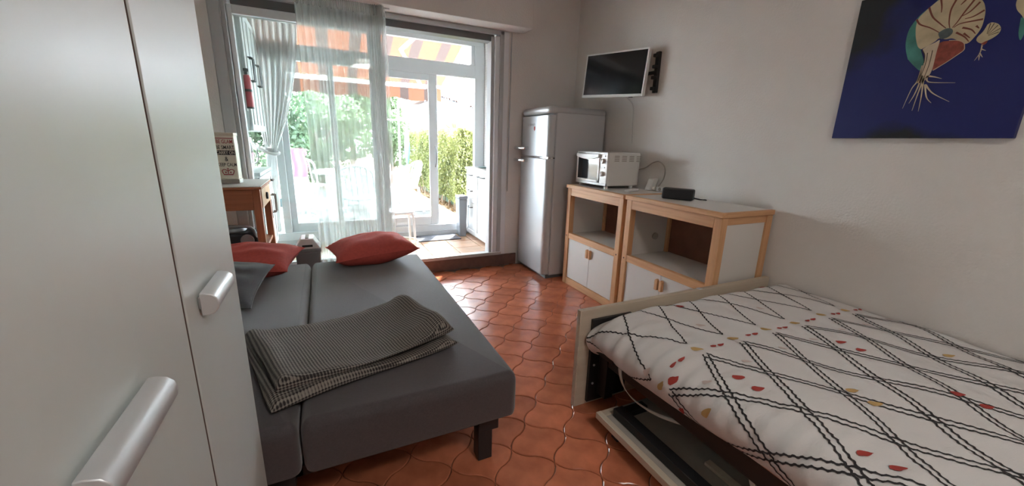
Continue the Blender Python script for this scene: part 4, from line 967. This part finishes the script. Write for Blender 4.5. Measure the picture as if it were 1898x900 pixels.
def leaves(name, m, parent, pts, size, aspect=.55):
    n = len(pts); P = np.asarray(pts)
    a = RNG.normal(size=(n, 3)); a /= np.linalg.norm(a, axis=1)[:, None]
    b = RNG.normal(size=(n, 3)); b -= a*(a*b).sum(1)[:, None]; b /= np.linalg.norm(b, axis=1)[:, None]
    s = size*RNG.uniform(.6, 1.3, size=(n, 1))
    c = np.cross(a, b)*s*.12
    V = np.stack([P-a*s*.5, P+b*s*aspect*.5+c, P+a*s*.5, P-b*s*aspect*.5+c], 1).reshape(-1, 3)
    V = V-np.array(parent.location)
    me = bpy.data.meshes.new(name); me.vertices.add(4*n); me.vertices.foreach_set('co', V.astype(np.float32).ravel())
    me.loops.add(4*n); me.loops.foreach_set('vertex_index', np.arange(4*n, dtype=np.int32)); me.polygons.add(n)
    me.polygons.foreach_set('loop_start', np.arange(0, 4*n, 4, dtype=np.int32)); me.update(calc_edges=True); me.validate()
    me.materials.append(MATS[m]); o = bpy.data.objects.new(name, me); COL.objects.link(o); o.parent = parent; o['kind'] = 'stuff'; return o
def shell_box(n, x0, x1, y0, y1, z0, z1, lump=.10):
    p = RNG.uniform(size=(n, 3)); face = RNG.integers(0, 4, size=n); d = np.abs(RNG.normal(size=n))*.07
    p[:, 0] = x0+(x1-x0)*p[:, 0]; p[:, 1] = y0+(y1-y0)*p[:, 1]; p[:, 2] = z0+(z1-z0)*p[:, 2]
    k = face < 2; p[k, 0] = x0+d[k]; k = face == 2; p[k, 2] = z1-d[k]; k = face == 3; p[k, 1] = y0+d[k]
    p[:, 0] -= lump*np.sin(p[:, 1]*4+p[:, 2]*3)*.5; p[:, 2] += lump*np.sin(p[:, 1]*5+p[:, 0]*4)*.6*(p[:, 2]-z0)/(z1-z0)
    return p
def blob(n, c, r, hollow=.5, lumps=9):
    C = RNG.normal(size=(lumps, 3)); C /= np.linalg.norm(C, axis=1)[:, None]; C *= .62
    k = RNG.integers(0, lumps, size=n); v = RNG.normal(size=(n, 3)); v /= np.linalg.norm(v, axis=1)[:, None]
    rad = RNG.uniform(hollow, 1, size=(n, 1))**.5*.48
    return np.array(c)+(C[k]+v*rad)*np.array(r)
# clipped hedge beside the terrace
hg = thing('hedge', (2.4, 8.2, ZG), 'sunlit yellow-green clipped hedge along the terrace', 'hedge')
leaves('leaves', 'leaf_hedge', hg, shell_box(26000, 1.98, 2.9, 6.35, 10.6, .25, 1.44), .055)
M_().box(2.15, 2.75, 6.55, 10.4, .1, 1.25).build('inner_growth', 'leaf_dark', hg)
tw = M_()
for k in range(70):
    y = random.uniform(6.4, 10.4); x = random.uniform(2.02, 2.3); tw.tube([(x, y, ZG-.02), (x+random.uniform(-.1, .1), y+random.uniform(-.12, .12), .55)], [.010, .005], 5)
tw.build('stems', 'twig', hg)
lit = thing('leaf_litter', (2.0, 6.6, ZG), 'dry brown leaves on the soil under the hedge', 'leaf litter'); lit['kind'] = 'stuff'
q = RNG.uniform(size=(2500, 3)); q = np.stack([1.9+q[:, 0]*.55, 5.2+q[:, 1]*5, ZG+.0+q[:, 2]*.03], 1); leaves('leaves', 'leaf_brown', lit, q, .05)
# trees and bushes
def tree(name, label, cat, c, r, zc, m, n, size, trunk=.06, group='garden trees and bushes'):
    t = thing(name, (c[0], c[1], ZG), label, cat, group)
    leaves('crown', m, t, blob(n, (c[0], c[1], zc), r), size)
    mb = M_(); top = zc
    mb.tube(smoothpath([(c[0], c[1], ZG-.05), (c[0]+.05, c[1], ZG+(top-ZG)*.4), (c[0]-.04, c[1]+.05, top)], 4), [trunk]*5+[trunk*.7]*4, 8)
    for k in range(6):
        a = random.uniform(0, 2*PI); h = ZG+(top-ZG)*random.uniform(.45, .85)
        mb.tube(smoothpath([(c[0], c[1], h), (c[0]+.35*r[0]*math.cos(a), c[1]+.35*r[1]*math.sin(a), h+.35*r[2]), (c[0]+.7*r[0]*math.cos(a), c[1]+.7*r[1]*math.sin(a), h+.6*r[2])], 4), [trunk*.45]*8+[trunk*.15], 6)
    mb.build('trunk', 'bark', t); return t
tree('shrub', 'large dark glossy shrub beyond the pink-draped armchair', 'shrub', (-1.35, 9.2), (1.25, 1.0, 1.35), 1.55, 'leaf_dark', 9000, .11)
tree('shrub', 'pale leafy shrub behind the garden table', 'shrub', (-.1, 11.0), (1.15, .9, 1.2), 1.35, 'leaf_pale', 8000, .10)
tree('shrub', 'bright green shrub between awning post and hedge end', 'shrub', (1.75, 11.9), (.75, .7, 1.0), 1.5, 'leaf_mid', 7000, .09)
tree('tree', 'tall green tree behind the dark shrub', 'tree', (-3.0, 13.3), (2.0, 1.5, 2.2), 2.9, 'leaf_mid', 9000, .16, .12)
tree('tree', 'tall pale green tree behind the garden table', 'tree', (.9, 15), (1.6, 1.5, 1.9), 2.4, 'leaf_mid', 9000, .15, .1)
bt = tree('blossom_tree', 'bare branched tree with pale pink blossom beyond the hedge', 'tree', (3.95, 12.0), (1.5, 1.2, 2.3), 4.0, 'blossom', 9000, .075, .09)
yu = thing('yucca', (3.42, 11.0, ZG), 'spiky green yucca behind the hedge', 'plant', 'garden trees and bushes')
M_().tube([(3.42, 11.0, ZG), (3.42, 11.0, 1.5)], .09, 8).build('trunk', 'bark', yu)
yl = M_()
for k in range(90):
    a = random.uniform(0, 2*PI); e = R(random.uniform(5, 85)); L = random.uniform(.5, .75); d = Vector((math.cos(a)*math.cos(e), math.sin(a)*math.cos(e), math.sin(e))); sd = d.cross(Vector((0, 0, 1))).normalized()*.03
    p = Vector((3.42, 11.0, 1.5)); m_ = p+d*L*.5; t_ = p+d*L+Vector((0, 0, -.08*math.cos(e)))
    yl.add([p-sd*.6, p+sd*.6, m_+sd, t_, m_-sd], [(0, 1, 2, 3, 4)])
yl.build('spiky_leaves', 'leaf_yucca', yu)
# neighbouring houses
mat('house_white', (.11,.13,.15), .9); mat('roof_brown', (.085,.05,.042), .9, var=.2, vscale=6); mat('house_blue', (.075,.10,.13), .9)
ho = thing('house', (4.5, 17, 0), 'neighbouring house with brown gabled roof beyond the hedge', 'house')
M_().prism([(4.35, 16, 0), (8.4, 16, 0), (8.4, 16, 1.95), (4.35, 16, 2.95)], (0, 5, 0)).build('wall', 'house_blue', ho)
M_().prism([(4.2, 15.8, 3.02), (4.2, 15.8, 3.22), (8.6, 15.8, 2.12), (8.6, 15.8, 1.92)], (0, 5.6, 0)).build('roof', 'roof_brown', ho)
for a in (5.0, 6.4): 
    wi = part(ho, 'window', 'alu_white', (a, a+.7, 15.97, 16.02, .9, 1.8)); part(wi, 'pane', 'dark_glass', (a+.06, a+.64, 15.96, 15.98, .96, 1.74), bevel=0)
gw = tag(part(None, 'garden_wall', 'house_white', (2.5, 3.65, 14.2, 14.4, 0, 2.45)), 'pale blue-white garden wall behind the bright shrub', 'wall')

# awning
def _awning():
    m = bpy.data.materials.new('awning_cloth'); m.use_nodes = True; nt = m.node_tree; N = nt.nodes; L = nt.links; N.remove(N['Principled BSDF'])
    tc = N.new('ShaderNodeTexCoord'); sx = N.new('ShaderNodeSeparateXYZ'); L.new(tc.outputs['Object'], sx.inputs[0])
    mu = N.new('ShaderNodeMath'); mu.operation = 'MULTIPLY'; mu.inputs[1].default_value = 2*PI/.40; L.new(sx.outputs[0], mu.inputs[0])
    sn = N.new('ShaderNodeMath'); sn.operation = 'SINE'; L.new(mu.outputs[0], sn.inputs[0])
    cr = N.new('ShaderNodeValToRGB'); cr.color_ramp.interpolation = 'CONSTANT'; e = cr.color_ramp.elements; e[0].color = (.082,.033,.021,1); e[1].position = .72; e[1].color = (.034,.024,.022,1)
    mr = N.new('ShaderNodeMapRange'); mr.inputs['From Min'].default_value = -1; mr.inputs['From Max'].default_value = 1; L.new(sn.outputs[0], mr.inputs[0]); L.new(mr.outputs[0], cr.inputs[0])
    d = N.new('ShaderNodeBsdfDiffuse'); t = N.new('ShaderNodeBsdfTranslucent'); mx = N.new('ShaderNodeMixShader'); mx.inputs[0].default_value = .55
    for s in (d, t): L.new(cr.outputs[0], s.inputs[0])
    L.new(d.outputs[0], mx.inputs[1]); L.new(t.outputs[0], mx.inputs[2]); L.new(mx.outputs[0], N['Material Output'].inputs[0]); MATS['awning_cloth'] = m
    o = thing('awning', (0, 4.95, 2.98), 'orange and grey striped awning stretched over the terrace', 'awning')
    ax0, ax1 = -3.2, 1.92; A = Vector((0, 4.95, 2.98)); B = Vector((0, 7.0, 2.17))
    M_().grid(lambda a, b: (ax0+(ax1-ax0)*a, A.y+(B.y-A.y)*b, A.z+(B.z-A.z)*b-.03*math.sin(PI*b)), 20, 8).build('fabric', 'awning_cloth', o)
    part(o, 'front_bar', 'alu_white', (ax0, 1.66, 6.98, 7.03, 2.10, 2.16), bevel=.01); part(o, 'front_bar', 'alu_white', (1.66, 1.93, 6.98, 7.03, 2.12, 2.16))
    def val(a, b):
        x = ax0+(ax1-ax0)*a; h = .17+.05*abs(math.sin(PI*(x+.1)/.62))
        return (x, 7.035+.01*math.sin(20*x), 2.12-h*b)
    M_().grid(val, 160, 4).build('scalloped_valance', 'awning_cloth', o)
    part(o, 'cassette', 'alu_white', (ax0, ax1, 4.93, 5.05, 2.93, 3.05), bevel=.02)
    for x in (-2.4, 1.58):
        M_().tube([(x, 5.02, 2.88), (x-.5 if x > 0 else x+.5, 6.0, 2.46), (x, 6.98, 2.12)], .028, 8).build('folding_arm', 'alu_white', o)
_awning()
# post and frame by the terrace corner
po = thing('garden_post', (1.12, 8.6, ZG), 'thin white post with cross bar on the terrace', 'post')
M_().cyl((1.45, 8.6, ZG), (1.45, 8.6, 2.0), .02, None, 8).build('pole', 'alu_white', po); M_().cyl((1.2, 8.6, 1.65), (2.0, 8.6, 1.65), .014, None, 8).build('cross_bar', 'alu_white', po)
gp = thing('green_parasol', (1.66, 8.9, ZG), 'folded green parasol leaning against the hedge', 'parasol')
M_().lathe([(.015, 0), (.035, .08), (.055, .25), (.06, .4), (.045, .6), (.02, .75), (.001, .77)], (1.66, 8.9, .75), 12).build('folded_canopy', mat('parasol_green', (.10,.34,.27), .8), gp)
M_().cyl((1.66, 8.9, ZG), (1.66, 8.9, 1.56), .015, None, 8).build('pole', 'alu_white', gp)

# garden table and plastic chairs
mat('resin_white', (.42,.44,.44), .45)
gt = thing('garden_table', (.35, 6.75, ZG), 'round white plastic garden table on the terrace', 'table')
M_().lathe([(.001, 0), (.50, 0), (.525, .01), (.525, .03), (.505, .04), (.001, .04)], (.35, 6.75, .73), 40).build('table_top', 'resin_white', gt)
for a in (45, 135, 225, 315):
    ca, sa = math.cos(R(a)), math.sin(R(a)); M_().tube([(.35+.30*ca, 6.75+.30*sa, .73), (.35+.40*ca, 6.75+.40*sa, ZG)], [.035, .025], 8).build('leg', 'resin_white', gt)
def garden_chair():
    t = thing('garden_chair', (0, 0, ZG), 'x', 'chair', 'white plastic garden chairs around the table')
    h = .43
    M_().grid(lambda a, b: (-.23+.46*a, -.22+.44*b, h+.012*math.cos(2*PI*a)-.02*b), 10, 10).build('seat', 'resin_white', t, world=False, solid=.02)
    # back: arched frame with vertical slats
    def bk(x, k): return (x, .20+.13*k+.0*x-.10*(x/.22)**2*.4, h+.02+.40*k)
    M_().tube(smoothpath([bk(-.21, 0), bk(-.22, .5), bk(-.20, .85), bk(-.10, 1.0), bk(0, 1.03), bk(.10, 1.0), bk(.20, .85), bk(.22, .5), bk(.21, 0)], 5), .017, 8).build('back_frame', 'resin_white', t, world=False)
    for x in (-.14, -.07, 0, .07, .14): M_().tube([bk(x, 0), bk(x, .55), bk(x, .98)], .014, 6).build('back_slat', 'resin_white', t, world=False)
    for s in (-1, 1):
        M_().tube(smoothpath([(s*.23, .24, h+.22), (s*.26, .05, h+.23), (s*.26, -.15, h+.22), (s*.25, -.22, h+.15), (s*.24, -.21, h)], 4), .018, 8).build('armrest', 'resin_white', t, world=False)
        M_().tube([(s*.22, -.20, h), (s*.25, -.25, .0)], [.025, .02], 8).build('leg', 'resin_white', t, world=False); M_().tube([(s*.20, .20, h), (s*.23, .29, .0)], [.025, .02], 8).build('leg', 'resin_white', t, world=False)
    return t
gc = garden_chair()
spots = [((1.19, 6.98), -75, 'white plastic garden chair nearest the hedge, seen beside the door stile'), ((.44, 5.92), 165, 'white plastic garden chair with its arched back to the veranda glass'),
         ((.62, 7.64), -25, 'white plastic garden chair on the far side of the table'), ((-.25, 7.55), 25, 'white plastic garden chair at the far left of the table')]
for i, ((x, y), a, lab) in enumerate(spots):
    o = gc if i == 0 else copy_tree(gc)
    o.location = (x, y, ZG); o.rotation_euler = (0, 0, R(a)); o['label'] = lab
# armchair draped with white cover and pink towel
ac = thing('garden_armchair', (-.49, 6.35, ZG), 'grey tube armchair with flowery white cushion at the terrace left', 'chair')
for s in (-1, 1):
    M_().tube(smoothpath([(-.49+s*.24, 6.05, ZG), (-.49+s*.24, 6.06, .55), (-.49+s*.24, 6.14, .64), (-.49+s*.24, 6.5, .66), (-.49+s*.23, 6.62, .9), (-.49+s*.20, 6.70, 1.05)], 5), .014, 8).build('side_frame', 'alu_grey', ac)
    M_().tube([(-.49+s*.24, 6.45, .62), (-.49+s*.24, 6.62, ZG)], .014, 8).build('leg', 'alu_grey', ac)
mat('flower_cloth', (.74,.76,.78), .9, var=.25, vscale=18)
M_().grid(lambda a, b: (-.71+.44*a, 6.08+.46*b, .47+.03*math.sin(PI*a)), 8, 8).build('seat_pad', 'flower_cloth', ac, solid=.06)
M_().grid(lambda a, b: (-.71+.44*a, 6.54+.17*b, .50+.55*b+.0*a), 8, 8).build('back_pad', 'flower_cloth', ac, solid=.06)
tag(M_().grid(lambda a, b: (-.41+.17*a+.02*math.sin(9*b), 6.435+.19*min(b*1.7, 1)-.10*max(0, b-.6)*0+.02*math.sin(7*a), .70+.40*min(b*1.7, 1)-.25*max(0, b-.6)), 8, 14).build('pink_towel', mat('pink', (.80,.10,.28), .9), solid=.012), 'bright pink towel hung over the back of the garden armchair', 'towel')
# dark plastic stool outside the glass
ds_ = thing('plastic_stool', (-.47, 5.55, ZG), 'dark teal plastic stool just outside the veranda glass', 'stool')
mat('teal_plastic', (.07,.11,.12), .5)
part(ds_, 'seat', 'teal_plastic', (-.66, -.36, 5.42, 5.70, .50, .535), bevel=.008)
for (a, b) in ((-.66, 5.42), (-.43, 5.42), (-.66, 5.64), (-.43, 5.64)): part(ds_, 'leg', 'teal_plastic', (a, a+.07, b, b+.06, ZG, .50), bevel=.006)
part(ds_, 'apron', 'teal_plastic', (-.60, -.40, 5.43, 5.445, .43, .50))
